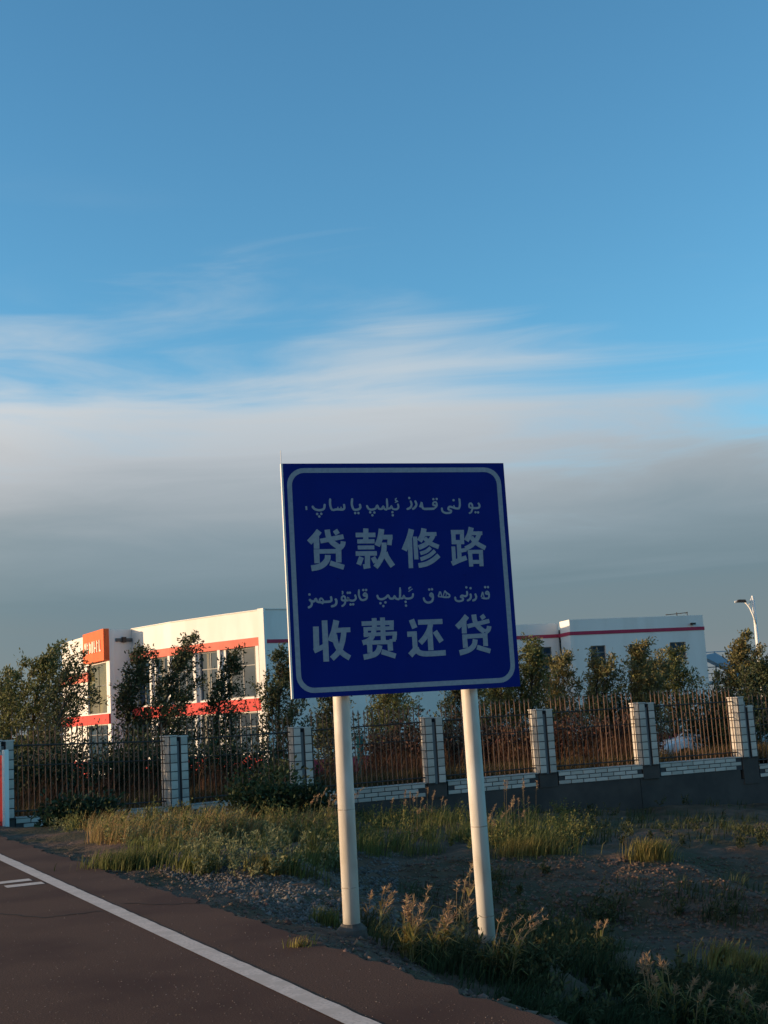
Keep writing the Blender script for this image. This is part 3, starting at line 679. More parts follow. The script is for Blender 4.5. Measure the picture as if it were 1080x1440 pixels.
def ribbon(P, w, org, sc, sm=True, taper=False):
    P = smooth_pts(P) if sm else P
    Q = [uv(org[0] + x / sc, org[1] + y / sc) for x, y in P]; ww = w / sc * 0.5 * PXM
    vs = []; fs = []
    for i, q in enumerate(Q):
        a = Q[max(i - 1, 0)]; b = Q[min(i + 1, len(Q) - 1)]; dx, dy = b[0] - a[0], b[1] - a[1]; l = hypot(dx, dy) or 1; nx_, ny_ = -dy / l, dx / l
        k = ww * (0.65 if taper and i in (0, len(Q) - 1) else 1)
        vs += [(q[0] + nx_ * k, q[1] + ny_ * k), (q[0] - nx_ * k, q[1] - ny_ * k)]
        if i: fs.append((2 * i - 2, 2 * i - 1, 2 * i + 1, 2 * i))
    return vs, fs
def disc(x, y, r, org, sc):
    c = uv(org[0] + x / sc, org[1] + y / sc); rr = r / sc * PXM; n = 8
    return [(c[0] + rr * cos(2 * pi * k / n), c[1] + rr * sin(2 * pi * k / n)) for k in range(n)], [tuple(range(n))]
PXM = (SU1 - SU0) / 317.0
H = {
 'loan': ((425, 735), [(125, [(368, 165), (270, 290), (150, 415)]), (118, [(303, 290), (312, 553)]), (98, [(390, 388), (895, 292)]), (115, [(540, 140), (568, 290), (645, 410), (750, 490), (815, 530)]),
          (105, [(888, 398), (872, 480), (800, 555)]), (105, [(708, 152), (768, 240)]), (92, [(250, 612), (840, 608)]), (115, [(306, 578), (322, 866)]), (118, [(785, 540), (792, 852)]),
          (122, [(552, 690), (540, 790), (460, 890), (340, 950), (195, 975)]), (105, [(602, 862), (905, 960)])]),
 'fund': ((492, 735), [(95, [(125, 260), (555, 262)]), (112, [(345, 120), (345, 400)]), (88, [(160, 400), (535, 400)]), (82, [(170, 532), (530, 532)]), (95, [(125, 664), (585, 662)]), (112, [(380, 700), (380, 940)]),
          (100, [(438, 925), (290, 950)]), (105, [(250, 740), (190, 905)]), (105, [(500, 745), (560, 862)]), (122, [(685, 135), (655, 330), (590, 500)]), (98, [(690, 312), (925, 312)]), (98, [(872, 290), (855, 485)]),
          (112, [(738, 430), (735, 600), (670, 790), (555, 965)]), (118, [(760, 640), (800, 750), (930, 945)])]),
 'repair': ((558, 735), [(122, [(318, 145), (270, 330), (160, 600)]), (98, [(282, 340), (306, 990)]), (92, [(395, 305), (425, 800)]), (118, [(590, 130), (562, 270), (490, 405)]), (82, [(600, 252), (862, 252)]),
          (100, [(812, 235), (740, 370), (620, 480), (475, 545)]), (95, [(600, 335), (720, 450), (910, 535)]), (76, [(735, 548), (640, 628), (510, 672)]), (80, [(828, 615), (720, 710), (610, 765), (515, 800)]),
          (102, [(912, 715), (790, 820), (640, 900), (470, 935)])]),
 'road': ((624, 735), [(95, [(207, 170), (222, 475)]), (92, [(395, 170), (402, 475)]), (92, [(157, 214), (440, 214)]), (90, [(172, 432), (445, 432)]), (95, [(328, 470), (345, 830)]), (80, [(350, 622), (490, 598)]),
          (85, [(207, 525), (228, 860)]), (102, [(175, 900), (330, 830), (495, 770)]), (115, [(598, 115), (562, 260), (490, 405)]), (78, [(600, 243), (838, 243)]), (98, [(785, 215), (722, 370), (610, 500), (470, 575)]),
          (98, [(595, 320), (700, 450), (905, 568)]), (82, [(520, 645), (850, 645)]), (92, [(567, 620), (595, 965)]), (92, [(803, 620), (820, 960)]), (82, [(600, 865), (810, 865)])]),
 'collect': ((430, 863), [(120, [(218, 260), (232, 770)]), (100, [(178, 790), (395, 690)]), (118, [(405, 128), (445, 1020)]), (125, [(662, 130), (610, 370), (530, 580)]), (98, [(670, 345), (965, 335)]),
          (112, [(825, 370), (800, 560), (725, 790), (565, 960)]), (112, [(620, 440), (660, 640), (770, 820), (955, 948)])]),
 'fee': ((500, 863), [(92, [(130, 207), (828, 190)]), (92, [(780, 160), (780, 350)]), (76, [(170, 325), (826, 308)]), (88, [(215, 290), (228, 498)]), (75, [(172, 448), (895, 425)]), (92, [(850, 400), (840, 560)]),
          (58, [(870, 570), (735, 580)]), (105, [(400, 90), (405, 300), (360, 490), (270, 580), (150, 625)]), (105, [(580, 78), (600, 570)]), (85, [(230, 622), (800, 610)]), (108, [(300, 620), (310, 838)]),
          (112, [(742, 600), (755, 800)]), (110, [(525, 680), (495, 790), (400, 880), (170, 935)]), (105, [(562, 818), (868, 918)])]),
 'return': ((565, 863), [(120, [(207, 130), (280, 315)]), (105, [(350, 190), (880, 176)]), (112, [(622, 225), (590, 360), (500, 520), (395, 640)]), (115, [(602, 330), (630, 800)]), (112, [(715, 390), (860, 615)]),
          (108, [(115, 447), (325, 440)]), (108, [(268, 440), (292, 800)]), (112, [(310, 740), (345, 820), (430, 865), (600, 875), (950, 855)]), (122, [(285, 790), (180, 905)])]),
 'loan2': ((633, 858), [(118, [(362, 140), (260, 270), (145, 385)]), (108, [(298, 250), (306, 520)]), (88, [(375, 365), (848, 250)]), (108, [(510, 110), (540, 270), (620, 390), (745, 490)]), (100, [(842, 365), (828, 440), (760, 500)]),
          (100, [(680, 125), (732, 205)]), (92, [(262, 590), (800, 566)]), (108, [(308, 552), (330, 832)]), (106, [(752, 515), (767, 798)]), (112, [(540, 650), (512, 780), (400, 880), (200, 940)]), (98, [(578, 820), (868, 910)])]),
}
for key, (org, strokes) in H.items():
    sheet([ribbon(P, w, org, 15.43) for w, P in strokes], 'chinese_character')
U = [
 ((422, 692), [(42, [(90, 205), (97, 262)]), (34, [(183, 200), (215, 245), (290, 268), (360, 245), (372, 172)]), (34, [(456, 90), (455, 180), (485, 262), (560, 255), (640, 260), (672, 235), (663, 175)]),
   (26, [(575, 255), (573, 218)]), (26, [(622, 255), (620, 218)]), (34, [(792, 90), (785, 180), (815, 260), (880, 260), (915, 230), (903, 175)])],
  [(258, 325), (320, 322), (290, 362), (835, 315), (885, 315)]),
 ((500, 692), [(32, [(168, 195), (200, 252), (250, 264), (305, 245), (330, 200), (352, 248), (400, 252), (420, 215), (440, 252), (480, 252), (475, 95)]), (30, [(478, 250), (525, 245), (545, 212), (562, 250), (620, 262), (652, 230), (640, 175)]),
   (20, [(642, 92), (608, 105), (612, 132), (640, 135)]), (20, [(598, 160), (648, 140)]), (32, [(833, 130), (852, 190), (830, 240), (775, 262)]), (34, [(903, 130), (925, 190), (900, 238), (860, 262)])],
  [(222, 305), (285, 308), (255, 350), (560, 305), (565, 352), (815, 92)]),
 ((585, 692), [(48, [(90, 155), (62, 232)]), (36, [(88, 160), (108, 250), (200, 258), (285, 255)]), (28, [(280, 252), (318, 210), (305, 158), (268, 162), (262, 200), (310, 208)]),
   (32, [(393, 240), (402, 292), (450, 322), (520, 318), (535, 288), (492, 265), (510, 228), (560, 238), (600, 252), (655, 250), (668, 180), (658, 95)]), (26, [(592, 245), (575, 205)]),
   (28, [(848, 248), (812, 235), (812, 192), (838, 178), (858, 210), (858, 260), (840, 312), (805, 330)]), (32, [(850, 248), (920, 252), (962, 240), (965, 208), (945, 170)])],
  [(265, 112), (315, 110), (572, 130), (905, 315), (945, 318)]),
 ((425, 820), [(34, [(105, 232), (140, 262), (185, 260), (205, 225), (230, 270), (290, 280), (320, 302)]), (26, [(280, 285), (262, 245), (285, 220), (312, 240), (330, 278)]), (34, [(300, 275), (425, 268), (442, 235), (430, 190)]),
   (32, [(140, 255), (145, 310), (120, 345), (85, 358)]), (34, [(500, 225), (520, 270), (500, 325), (435, 346)]), (28, [(655, 258), (605, 250), (600, 210), (630, 188), (655, 225), (650, 290), (630, 325), (595, 345)]),
   (30, [(640, 252), (700, 252), (692, 208), (715, 250), (780, 258), (815, 222), (798, 168)]), (22, [(598, 120), (615, 125), (608, 165)]), (30, [(860, 90), (860, 180), (890, 242), (930, 252), (975, 228), (978, 170), (950, 148), (930, 180), (968, 192)])],
  [(108, 160), (690, 140), (722, 140), (733, 318), (772, 315), (925, 100), (967, 100)]),
 ((515, 820), [(32, [(165, 175), (185, 228), (240, 242), (300, 215), (330, 182), (360, 228), (410, 232), (430, 195), (450, 232), (508, 230), (513, 65)]), (30, [(510, 230), (555, 228), (570, 190), (590, 228), (650, 235), (702, 212), (710, 155)]),
   (20, [(682, 62), (648, 75), (655, 98)]), (22, [(640, 130), (702, 88)]), (32, [(868, 220), (890, 275), (940, 300), (1000, 275), (1012, 200), (990, 160), (968, 190), (1005, 215)])],
  [(215, 302), (290, 290), (258, 345), (597, 285), (603, 342), (955, 102), (997, 98)]),
 ((595, 818), [(34, [(255, 155), (230, 228)]), (28, [(262, 155), (285, 236)]), (24, [(228, 232), (295, 238)]), (26, [(292, 240), (390, 240), (397, 205), (350, 172), (325, 140)]), (24, [(325, 150), (300, 238)]), (20, [(352, 185), (345, 238)]),
   (30, [(485, 235), (495, 288), (550, 305), (600, 288), (602, 258), (570, 240), (590, 218), (640, 230), (668, 205), (662, 150)]), (32, [(713, 190), (725, 230), (710, 275), (665, 298)]), (32, [(788, 190), (805, 240), (790, 280), (745, 298)]),
   (32, [(902, 165), (882, 245)]), (28, [(885, 258), (990, 264), (995, 185), (968, 162), (948, 190), (985, 202)]), (24, [(905, 170), (925, 250)])],
  [(655, 95), (718, 108), (940, 95), (983, 95)]),
]
for org, strokes, dots in U:
    sheet([ribbon(P, w, org, 10.8, taper=True) for w, P in strokes] + [disc(x, y, 19, org, 10.8) for x, y in dots], 'uyghur_word')
for u in (SU0 + 0.5, (SU0 + SU1) / 2, SU1 - 0.5):
    for v in (SV0 + 0.35, (SV0 + SV1) / 2, SV1 - 0.35):
        rv = MB(); rv.tube([S2L @ Vector((u, 0.0003, v)), S2L @ Vector((u, 0.004, v))], [0.011, 0.007], 8); rv.build('rivet', BLUE, pano)
# rounded border
def rrect(u0, u1, v0, v1, r, n=8):
    P = []
    for cx, cy, a0 in ((u1 - r, v1 - r, 0), (u0 + r, v1 - r, pi / 2), (u0 + r, v0 + r, pi), (u1 - r, v0 + r, 3 * pi / 2)):
        for k in range(n + 1): a = a0 + pi / 2 * k / n; P.append((cx + r * cos(a), cy + r * sin(a)))
    return P
b0 = uv(402, 658); b1 = uv(702, 659); bw = 0.047
ins = 0.045
o_ = rrect(SU0 + ins, SU1 - ins, SV0 + ins, SV1 - ins, 0.17); i_ = rrect(SU0 + ins + bw, SU1 - ins - bw, SV0 + ins + bw, SV1 - ins - bw, 0.125)
n = len(o_); sheet([(o_ + i_, [(k, (k + 1) % n, (k + 1) % n + n, k + n) for k in range(n)])], 'border_line', 0.0008)
# poles, with a small concrete foot
for (bx, by, tx, ty) in ((494.5, 1303, 479.8, 985), (686, 1328, 660, 975)):
    off = -0.085 - 0.088
    u = on_sign(tx, ty)[0]
    # plane of the poles lies behind the face
    d = Vector(ray(tx, ty)); o = Vector((0, 0, EYE)); c2 = cc + en * off; k = (c2 - o).dot(en) / d.dot(en); q = o + d * k
    d2 = Vector(ray(bx, by)); k2 = (c2 - o).dot(en) / d2.dot(en); q2 = o + d2 * k2
    print('pole', q, q2)
    r0 = 0.080; pb = MB()
    top = Vector((q.x, q.y, cc.z + SV1 - 0.12)); bot = Vector((q2.x, q2.y, q2.z - 0.3))
    dirp = (q - q2).normalized(); top = q + dirp * ((cc.z + SV1 - 0.12 - q.z) / dirp.z)
    pb.tube([bot, bot.lerp(top, .5), top], r0, 32)
    po = pb.build('pole', POLE, sign, True); po.location = -sign.location
    for zj, rj in ((random.uniform(1.0, 1.1), 0.0018), (random.uniform(0.25, 0.4), 0.0012)):
        jb = MB(); m_ = q2 + dirp * (zj / dirp.z); jb.tube([m_ - dirp * 0.006, m_, m_ + dirp * 0.006], [r0 + 0.0002, r0 + rj, r0 + 0.0002], 32, cap=False); jo = jb.build('weld_seam', mat('weld', (0.42, 0.40, 0.36), 0.7, (0.25, 0.20, 0.15), 30), po, True)
    cpn = MB(); cpn.tube([top, top + dirp * 0.03], [r0 + 0.003, r0 - 0.03], 24); x = cpn.build('pole_cap', POLE, po); 
    ft = MB(); zf = q2.z + 0.01
    ft.tube([(q2.x, q2.y, zf - 0.25), (q2.x, q2.y, zf - 0.03), (q2.x, q2.y, zf + 0.02)], [0.17, 0.14, 0.09], 14); f = ft.build('pole_foot', mat('rough_concrete', (0.10, 0.09, 0.08), 0.95, (0.06, 0.055, 0.05), 9, bump=0.8, bscale=30), sign); f.location = -sign.location
    for v in (SV0 + 0.35, SV1 - 0.35):
        br = MB(); z = cc.z + v; m_ = q2 + dirp * ((z - q2.z) / dirp.z); br.tube([m_ - dirp * 0.025, m_ + dirp * 0.025], r0 + 0.008, 20); bo = br.build('clamp', ALU, sign); bo.location = -sign.location

# ------------------------------------------------------------------ white car parked behind the fence
CARW = mat('car_paint', (0.80, 0.80, 0.80), 0.25, spec=0.6); TYRE = mat('tyre', (0.02, 0.02, 0.02), 0.85); RIM = mat('rim', (0.45, 0.45, 0.46), 0.35, metallic=0.7)
cpz = atd(985, 1030, 48.0); cz = float(yard_z(cpz[0], 48.0)); car = empty('parked_car', (cpz[0] + 0.4, 48.0, cz), radians(188)); tag(car, 'white parked car partly hidden by weeds behind the fence at the right', 'car')
prof = [(-2.2, 0.35), (-2.22, 0.75), (-2.0, 0.95), (-1.5, 1.02), (1.0, 0.98), (1.75, 0.88), (2.15, 0.72), (2.22, 0.35)]
b = MB()
for y0_, y1_, ins_ in ((-0.85, 0.85, 0),):
    b.prism([(x, -0.82, z) for x, z in prof], (0, 1.64, 0))
bd = b.build('body', CARW, car); bv = bd.modifiers.new('bevel', 'BEVEL'); bv.width = 0.09; bv.segments = 3; bd.data.shade_smooth()
b = MB(); lo = [(-1.65, 0.98), (1.05, 0.96)]; hi = [(-1.05, 1.45), (0.25, 1.45)]
b.add([(lo[0][0], -0.74, 0.98), (lo[1][0], -0.74, 0.96), (lo[1][0], 0.74, 0.96), (lo[0][0], 0.74, 0.98), (hi[0][0], -0.6, 1.40), (hi[1][0], -0.6, 1.42), (hi[1][0], 0.6, 1.42), (hi[0][0], 0.6, 1.40)],
      [(0, 1, 5, 4), (1, 2, 6, 5), (2, 3, 7, 6), (3, 0, 4, 7), (4, 5, 6, 7), (3, 2, 1, 0)]); b.build('window_glass', GLASS, car)
b = MB(); b.bbox(-1.12, 0.30, -0.62, 0.62, 1.405, 1.47, 0.03)
for sy in (-1, 1):
    b.tube([(1.06, 0.745 * sy, 0.96), (0.27, 0.61 * sy, 1.43)], 0.035, 6); b.tube([(-1.66, 0.745 * sy, 0.97), (-1.08, 0.61 * sy, 1.42)], 0.04, 6); b.tube([(-0.3, 0.745 * sy, 0.97), (-0.35, 0.61 * sy, 1.43)], 0.03, 6)
b.build('roof_frame', CARW, car)
for sx in (-1.35, 1.38):
    for sy in (-1, 1):
        b = MB(); b.tube([(sx, 0.70 * sy, 0.31), (sx, 0.86 * sy, 0.31)], 0.31, 20); w_ = b.build('wheel', TYRE, car)
        b = MB(); b.tube([(sx, 0.855 * sy, 0.31), (sx, 0.872 * sy, 0.31)], 0.19, 14); b.build('rim', RIM, w_)
for sy in (-1, 1):
    b = MB(); b.bbox(2.05, 2.235, 0.5 * sy - 0.16, 0.5 * sy + 0.16, 0.60, 0.74, 0.02); b.build('headlight', mat('lens', (0.5, 0.5, 0.52), 0.1, spec=0.8), car)
    b = MB(); b.bbox(-2.245, -2.15, 0.6 * sy - 0.13, 0.6 * sy + 0.13, 0.66, 0.86, 0.02); b.build('tail_light', mat('tail', (0.35, 0.02, 0.02), 0.2), car)
    b = MB(); b.bbox(0.80, 0.95, sy * 0.90 - 0.09, sy * 0.90 + 0.09, 0.96, 1.07, 0.02); b.build('mirror', CARW, car)

# red gate pier at the left edge
g = empty('gate_pier', (*atd(1.5, 1100, 29.2)[:2], -0.1)); tag(g, 'narrow red painted gate pier at the left edge of the photo', 'gate post')
b = MB(); b.bbox(-0.35, 0.06, -0.1, 0.2, -0.3, 1.5, 0.01); b.build('pier', RED, g); b = MB(); b.bbox(0.062, 0.12, -0.12, 0.2, -0.3, 1.62, 0.01); b.build('edge_strip', WHITE, g)
# teal bin post behind the fence
q = atd(507, 1062, 45); g = MB(); g.tube([(q[0], q[1], -0.9), (q[0], q[1], 1.1)], 0.12, 8); tag(g.build('utility_post', mat('teal_paint', (0.02, 0.16, 0.15), 0.6)), 'short teal post behind the fence just right of the left sign pole', 'post')

# ------------------------------------------------------------------ vegetation
BARK = mat('bark', (0.075, 0.058, 0.042), 0.9, (0.04, 0.03, 0.024), 9, bump=0.5, stretch=(1, 1, 0.3))
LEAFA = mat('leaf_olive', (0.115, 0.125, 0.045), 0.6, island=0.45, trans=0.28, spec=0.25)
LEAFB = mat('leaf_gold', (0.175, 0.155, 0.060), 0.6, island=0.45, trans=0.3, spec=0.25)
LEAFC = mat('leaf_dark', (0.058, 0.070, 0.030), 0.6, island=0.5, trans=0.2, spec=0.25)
def leaf_quads(P, Dr, ln, wd, rng):
    """P centres, Dr directions (n,3)"""
    n = len(P); up = rng.normal(size=(n, 3)); side = np.cross(Dr, up); side /= np.linalg.norm(side, axis=1, keepdims=True) + 1e-9
    Dn = Dr / (np.linalg.norm(Dr, axis=1, keepdims=True) + 1e-9); l = ln * rng.uniform(0.6, 1.3, (n, 1)); w = wd * rng.uniform(0.6, 1.3, (n, 1))
    a = P; m = P + Dn * l * 0.5; e = P + Dn * l
    return np.stack([a, m + side * w * 0.5, e, m - side * w * 0.5], 1)
def tree(px, topy, D, w, label, seed, leafm=None, wind=0.45, nleaf=2600, low=0.06, dense=1.0, name='elm_tree', cat='tree', base_z=None, leafl=0.14, leafw=0.062, group=None):
    rng = np.random.default_rng(seed); nleaf = int(nleaf * 2.3); w *= 1.08; q = atd(px, topy, D)
    zb = float(yard_z(q[0], D)) if base_z is None else base_z
    h = q[2] - zb
    shift = wind * h * 0.28
    root = empty(name, (q[0] - shift, D, zb)); tag(root, label, cat, group)
    br = MB(); LP = []; LDr = []
    tp = [Vector((0, 0, 0)), Vector((0.04 * h * wind, 0, h * 0.3)), Vector((0.12 * h * wind, rng.normal() * .1, h * 0.62)), Vector((0.28 * h * wind, rng.normal() * .1, h * 0.97))]
    br.tube(tp, [0.05 + h * 0.011, 0.04 + h * .007, 0.025 + h * 0.003, 0.01], 6)
    def trunk(t):
        k = t * 3; i = min(int(k), 2); return tp[i].lerp(tp[i + 1], k - i)
    nb = int((20 + h * 6) * dense)
    for b_ in range(nb):
        t = low + (0.95 - low) * ((b_ + rng.uniform(0, 1)) / nb); o = trunk(t); az = rng.uniform(0, 2 * pi)
        env = (0.55 + 0.45 * sin(pi * min(1, (t * 0.85 + 0.2)))) * (1 - 0.55 * t)
        R = w * 0.5 * env * rng.uniform(0.55, 1.25); rise = R * rng.uniform(0.5, 1.5)
        p1 = o + Vector((cos(az) * R * 0.55, sin(az) * R * 0.55, rise * 0.45)); p2 = o + Vector((cos(az) * R * 0.85 + wind * R * 0.6, sin(az) * R * 0.9, rise + 0.1))
        p3 = p2 + Vector((wind * R * 0.45 + cos(az) * R * .15, rng.normal() * 0.1, R * rng.uniform(0.15, 0.5)))
        br.tube([o, p1, p2, p3], [0.022 + R * .006, 0.016, 0.009, 0.004], 4, cap=False)
        pts = [o, p1, p2, p3]
        nt_ = int(6 + R * 5)
        for j in range(nt_):
            k = 0.6 + 2.4 * rng.uniform(0, 1); i = min(int(k), 2); c = pts[i].lerp(pts[i + 1], k - i)
            dv = Vector((rng.normal() * 0.6 + wind * 0.9, rng.normal() * 0.6, abs(rng.normal()) * 0.5 + 0.35)).normalized(); tl = rng.uniform(0.2, 0.55) * (0.5 + R * 0.4)
            e = c + dv * tl
            if j % 2 == 0: br.tube([c, e], [0.007, 0.003], 3, cap=False)
            m = max(4, int(nleaf / (nb * nt_)))
            for _ in range(m):
                f = rng.uniform(0.05, 1.05); LP.append(c + dv * tl * f + Vector(rng.normal(size=3) * 0.07)); LDr.append(dv + Vector(rng.normal(size=3) * 0.75))
    br.build('trunk', BARK, root)
    LP = np.array([tuple(v) for v in LP]); LDr = np.array([tuple(v) for v in LDr])
    quads('crown', leaf_quads(LP, LDr, leafl, leafw, rng), leafm or LEAFA, root)
    return root
T = [
 (12, 950, 46, 2.6, LEAFA, 0.35, 'windblown elm cut by the left edge of the photo', 3000),
 (62, 920, 44, 3.2, LEAFA, 0.45, 'tall dense elm rising left of the cream tower', 4200),
 (106, 926, 42, 2.2, LEAFC, 0.75, 'thin windblown elm before the cream tower, leaning right', 1100),
 (200, 918, 45, 2.3, LEAFC, 0.6, 'dark windblown elm just right of the orange sign panel', 2800),
 (262, 897, 44, 2.1, LEAFC, 0.9, 'dark elm with long swept shoots before the upper windows', 2600),
 (324, 915, 45, 1.7, LEAFC, 0.6, 'dark narrow elm in front of the corner windows', 1900),
 (398, 918, 48, 2.5, LEAFC, 0.3, 'dark elm at the building corner beside the left edge of the blue sign', 3000),
 (470, 975, 50, 2.4, LEAFC, 0.3, 'low dark tree under the left half of the blue sign', 2000),
 (550, 965, 52, 3.2, LEAFA, 0.3, 'rounded olive tree seen under the middle of the blue sign', 3000),
 (650, 962, 54, 3.0, LEAFC, 0.3, 'dark tree behind the top of the right sign pole', 2600),
 (706, 960, 50, 2.6, LEAFA, 0.3, 'olive tree showing between the right pole and the sign corner', 2600),
 (748, 903, 50, 2.4, LEAFA, 0.2, 'tall olive elm next to the lower right corner of the sign', 3400),
 (785, 922, 52, 2.2, LEAFB, 0.2, 'golden lit elm left of the first clear wing window', 2800),
 (842, 928, 50, 2.4, LEAFB, 0.35, 'golden elm below the second wing window', 3000),
 (898, 906, 50, 1.9, LEAFB, 0.15, 'tall golden elm covering the third wing window', 3000),
 (915, 935, 52, 3.0, LEAFB, 0.3, 'broad brown elm between the third and fourth wing windows', 2600),
 (950, 916, 54, 1.9, LEAFA, 0.2, 'olive elm before the rightmost wing window', 2600),
 (1042, 898, 50, 2.4, LEAFB, 0.3, 'golden elm just left of the street lamp', 3200),
 (1074, 940, 48, 2.4, LEAFC, 0.2, 'dark tree at the foot of the street lamp', 2800),
]
T += [(-190, 935, 33, 3.4, LEAFC, 0.3, 'dark elm behind the fence, added out of view to shade the left pillars, nearest of three', 3000), (-260, 935, 31.5, 3.4, LEAFC, 0.3, 'dark elm behind the fence, added out of view to shade the left pillars, second of three', 3000),  # unseen elms, added so that their shade falls on the left fence pillars
      (-330, 925, 33.5, 3.6, LEAFA, 0.3, 'olive elm behind the fence, added out of view to shade the left pillars, farthest of three', 3000)]
for k, (px, ty, D, w, m, wd, lab, nl) in enumerate(T): tree(px, ty, D, w, lab, 100 + k, m, wd, nl, group='young elms behind the fence')
def bush(px, topy, D, w, h, label, seed, leafm, zf=None, n=2600, ll=0.13, lw=0.07, group=None, name='bush'):
    rng = np.random.default_rng(seed); q = atd(px, topy, D); zb = float((zf or yard_z)(np.array(q[0]), np.array(float(D)))); h = max(0.3, q[2] - zb)
    root = empty(name, (q[0], D, zb)); tag(root, label, 'bush', group); st_ = MB(); P = []; Q = []
    for j in range(26):
        az = rng.uniform(0, 2 * pi); R = w / 2 * rng.uniform(0.2, 1) ** .7; hh = h * rng.uniform(0.6, 1.0) * (1 - 0.45 * (R / (w / 2)) ** 2); a = Vector((cos(az) * R * .15, sin(az) * R * .15, 0)); b_ = Vector((cos(az) * R * .7, sin(az) * R * .7, hh * .6)); c = Vector((cos(az) * R + .12 * h, sin(az) * R, hh))
        st_.tube([a, b_, c], [0.014, 0.009, 0.003], 3, cap=False)
        for _ in range(n // 26):
            f = rng.uniform(0.1, 1.0); pt = a.lerp(b_, f * 2) if f < .5 else b_.lerp(c, f * 2 - 1); P.append(pt + Vector(rng.normal(size=3) * (0.07 + .05 * w))); Q.append((c - a).normalized() + Vector(rng.normal(size=3) * .7))
    st_.build('stem', BARK, root); P = np.array([tuple(v) for v in P]); P[:, 2] = np.maximum(P[:, 2], 0.02); Q = np.array([tuple(v) for v in Q]); quads('foliage', leaf_quads(P, Q, ll, lw, rng), leafm, root); return root
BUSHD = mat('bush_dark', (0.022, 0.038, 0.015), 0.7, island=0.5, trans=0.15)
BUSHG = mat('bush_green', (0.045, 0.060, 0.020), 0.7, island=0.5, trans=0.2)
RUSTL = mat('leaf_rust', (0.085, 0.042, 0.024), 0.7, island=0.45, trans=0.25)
def front_z(x, y): return gz(x, y)
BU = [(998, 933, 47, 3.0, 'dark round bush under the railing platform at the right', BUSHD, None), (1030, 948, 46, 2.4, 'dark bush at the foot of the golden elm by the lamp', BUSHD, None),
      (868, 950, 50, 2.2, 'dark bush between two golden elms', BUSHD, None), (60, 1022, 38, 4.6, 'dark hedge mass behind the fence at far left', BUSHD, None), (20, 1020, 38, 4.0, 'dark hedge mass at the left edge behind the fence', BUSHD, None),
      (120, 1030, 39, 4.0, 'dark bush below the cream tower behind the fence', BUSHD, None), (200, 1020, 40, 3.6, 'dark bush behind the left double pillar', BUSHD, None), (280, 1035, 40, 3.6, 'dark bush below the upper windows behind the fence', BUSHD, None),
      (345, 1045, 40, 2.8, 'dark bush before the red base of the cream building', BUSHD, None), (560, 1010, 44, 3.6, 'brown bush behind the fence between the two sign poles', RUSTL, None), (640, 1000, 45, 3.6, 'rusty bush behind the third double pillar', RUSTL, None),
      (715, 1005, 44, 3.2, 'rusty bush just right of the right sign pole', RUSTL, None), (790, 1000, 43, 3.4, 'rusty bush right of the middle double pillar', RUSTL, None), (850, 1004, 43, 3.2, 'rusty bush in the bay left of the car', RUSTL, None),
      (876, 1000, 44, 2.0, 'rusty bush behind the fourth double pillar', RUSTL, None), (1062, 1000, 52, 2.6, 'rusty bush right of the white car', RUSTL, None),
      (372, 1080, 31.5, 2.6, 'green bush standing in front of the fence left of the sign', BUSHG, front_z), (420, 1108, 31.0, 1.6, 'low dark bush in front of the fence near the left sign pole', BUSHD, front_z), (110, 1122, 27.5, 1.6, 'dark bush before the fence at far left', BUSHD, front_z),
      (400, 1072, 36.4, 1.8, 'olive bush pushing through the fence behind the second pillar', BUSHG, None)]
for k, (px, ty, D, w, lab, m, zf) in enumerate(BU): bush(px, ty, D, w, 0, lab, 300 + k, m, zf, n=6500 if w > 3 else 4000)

# grasses -------------------------------------------------------------
def blades(P, h, wd, lean, rng, winddir=(1.0, 0.15), curl=0.5):
    """P (n,3) roots; h (n,) heights -> (n,6,3)"""
    n = len(P); az = rng.uniform(0, 2 * pi, n); ld = np.stack([np.cos(az), np.sin(az)], 1) * rng.uniform(0.1, 1, (n, 1)) * lean + np.array(winddir)[None] * lean * 0.6
    sd = rng.uniform(0, 2 * pi, n); side = np.stack([np.cos(sd), np.sin(sd), np.zeros(n)], 1) * (wd * rng.uniform(0.6, 1.3, n))[:, None] * 0.5
    hh = h[:, None]; mid = P + np.concatenate([ld * hh * 0.28, hh * 0.58], 1); tip = P + np.concatenate([ld * hh * (0.28 + curl), hh * rng.uniform(0.82, 1.0, (n, 1))], 1)
    return np.stack([P - side, P + side, mid - side * 0.75, mid + side * 0.75, tip - side * 0.12, tip + side * 0.12], 1)
GDRY = mat('grass_dry', (0.26, 0.185, 0.075), 0.75, island=0.4, trans=0.35, spec=0.15)
GGRN = mat('grass_green', (0.110, 0.118, 0.036), 0.7, island=0.45, trans=0.3, spec=0.15)
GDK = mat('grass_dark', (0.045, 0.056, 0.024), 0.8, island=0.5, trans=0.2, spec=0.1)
GYEL = mat('grass_yellow', (0.20, 0.165, 0.050), 0.7, island=0.35, trans=0.35, spec=0.15)
def scatter_px(regions, zf, rng):
    """regions: (x0, x1, y0, y1, n) in photo px -> roots on the ground by marching"""
    out_ = []
    for (x0, x1, y0, y1, n) in regions:
        px = rng.uniform(x0, x1, n); py = rng.uniform(y0, y1, n)
        d = CF * FPX + CX * (px[:, None] - 540) - CY * (py[:, None] - 720)
        z = np.full(n, -0.4); 
        for _ in range(7):
            k = (z - EYE) / d[:, 2]; X_ = d[:, 0] * k; Y_ = d[:, 1] * k; ok = (Y_ < 60) & (Y_ > 3); z = 0.5 * z + 0.5 * np.where(ok, zf(np.clip(X_, -60, 60), np.clip(Y_, 3, 60)), z)
        good = ok
        out_.append(np.stack([X_, Y_, zf(np.clip(X_, -60, 60), np.clip(Y_, 3, 60))], 1)[good])
    return np.concatenate(out_)
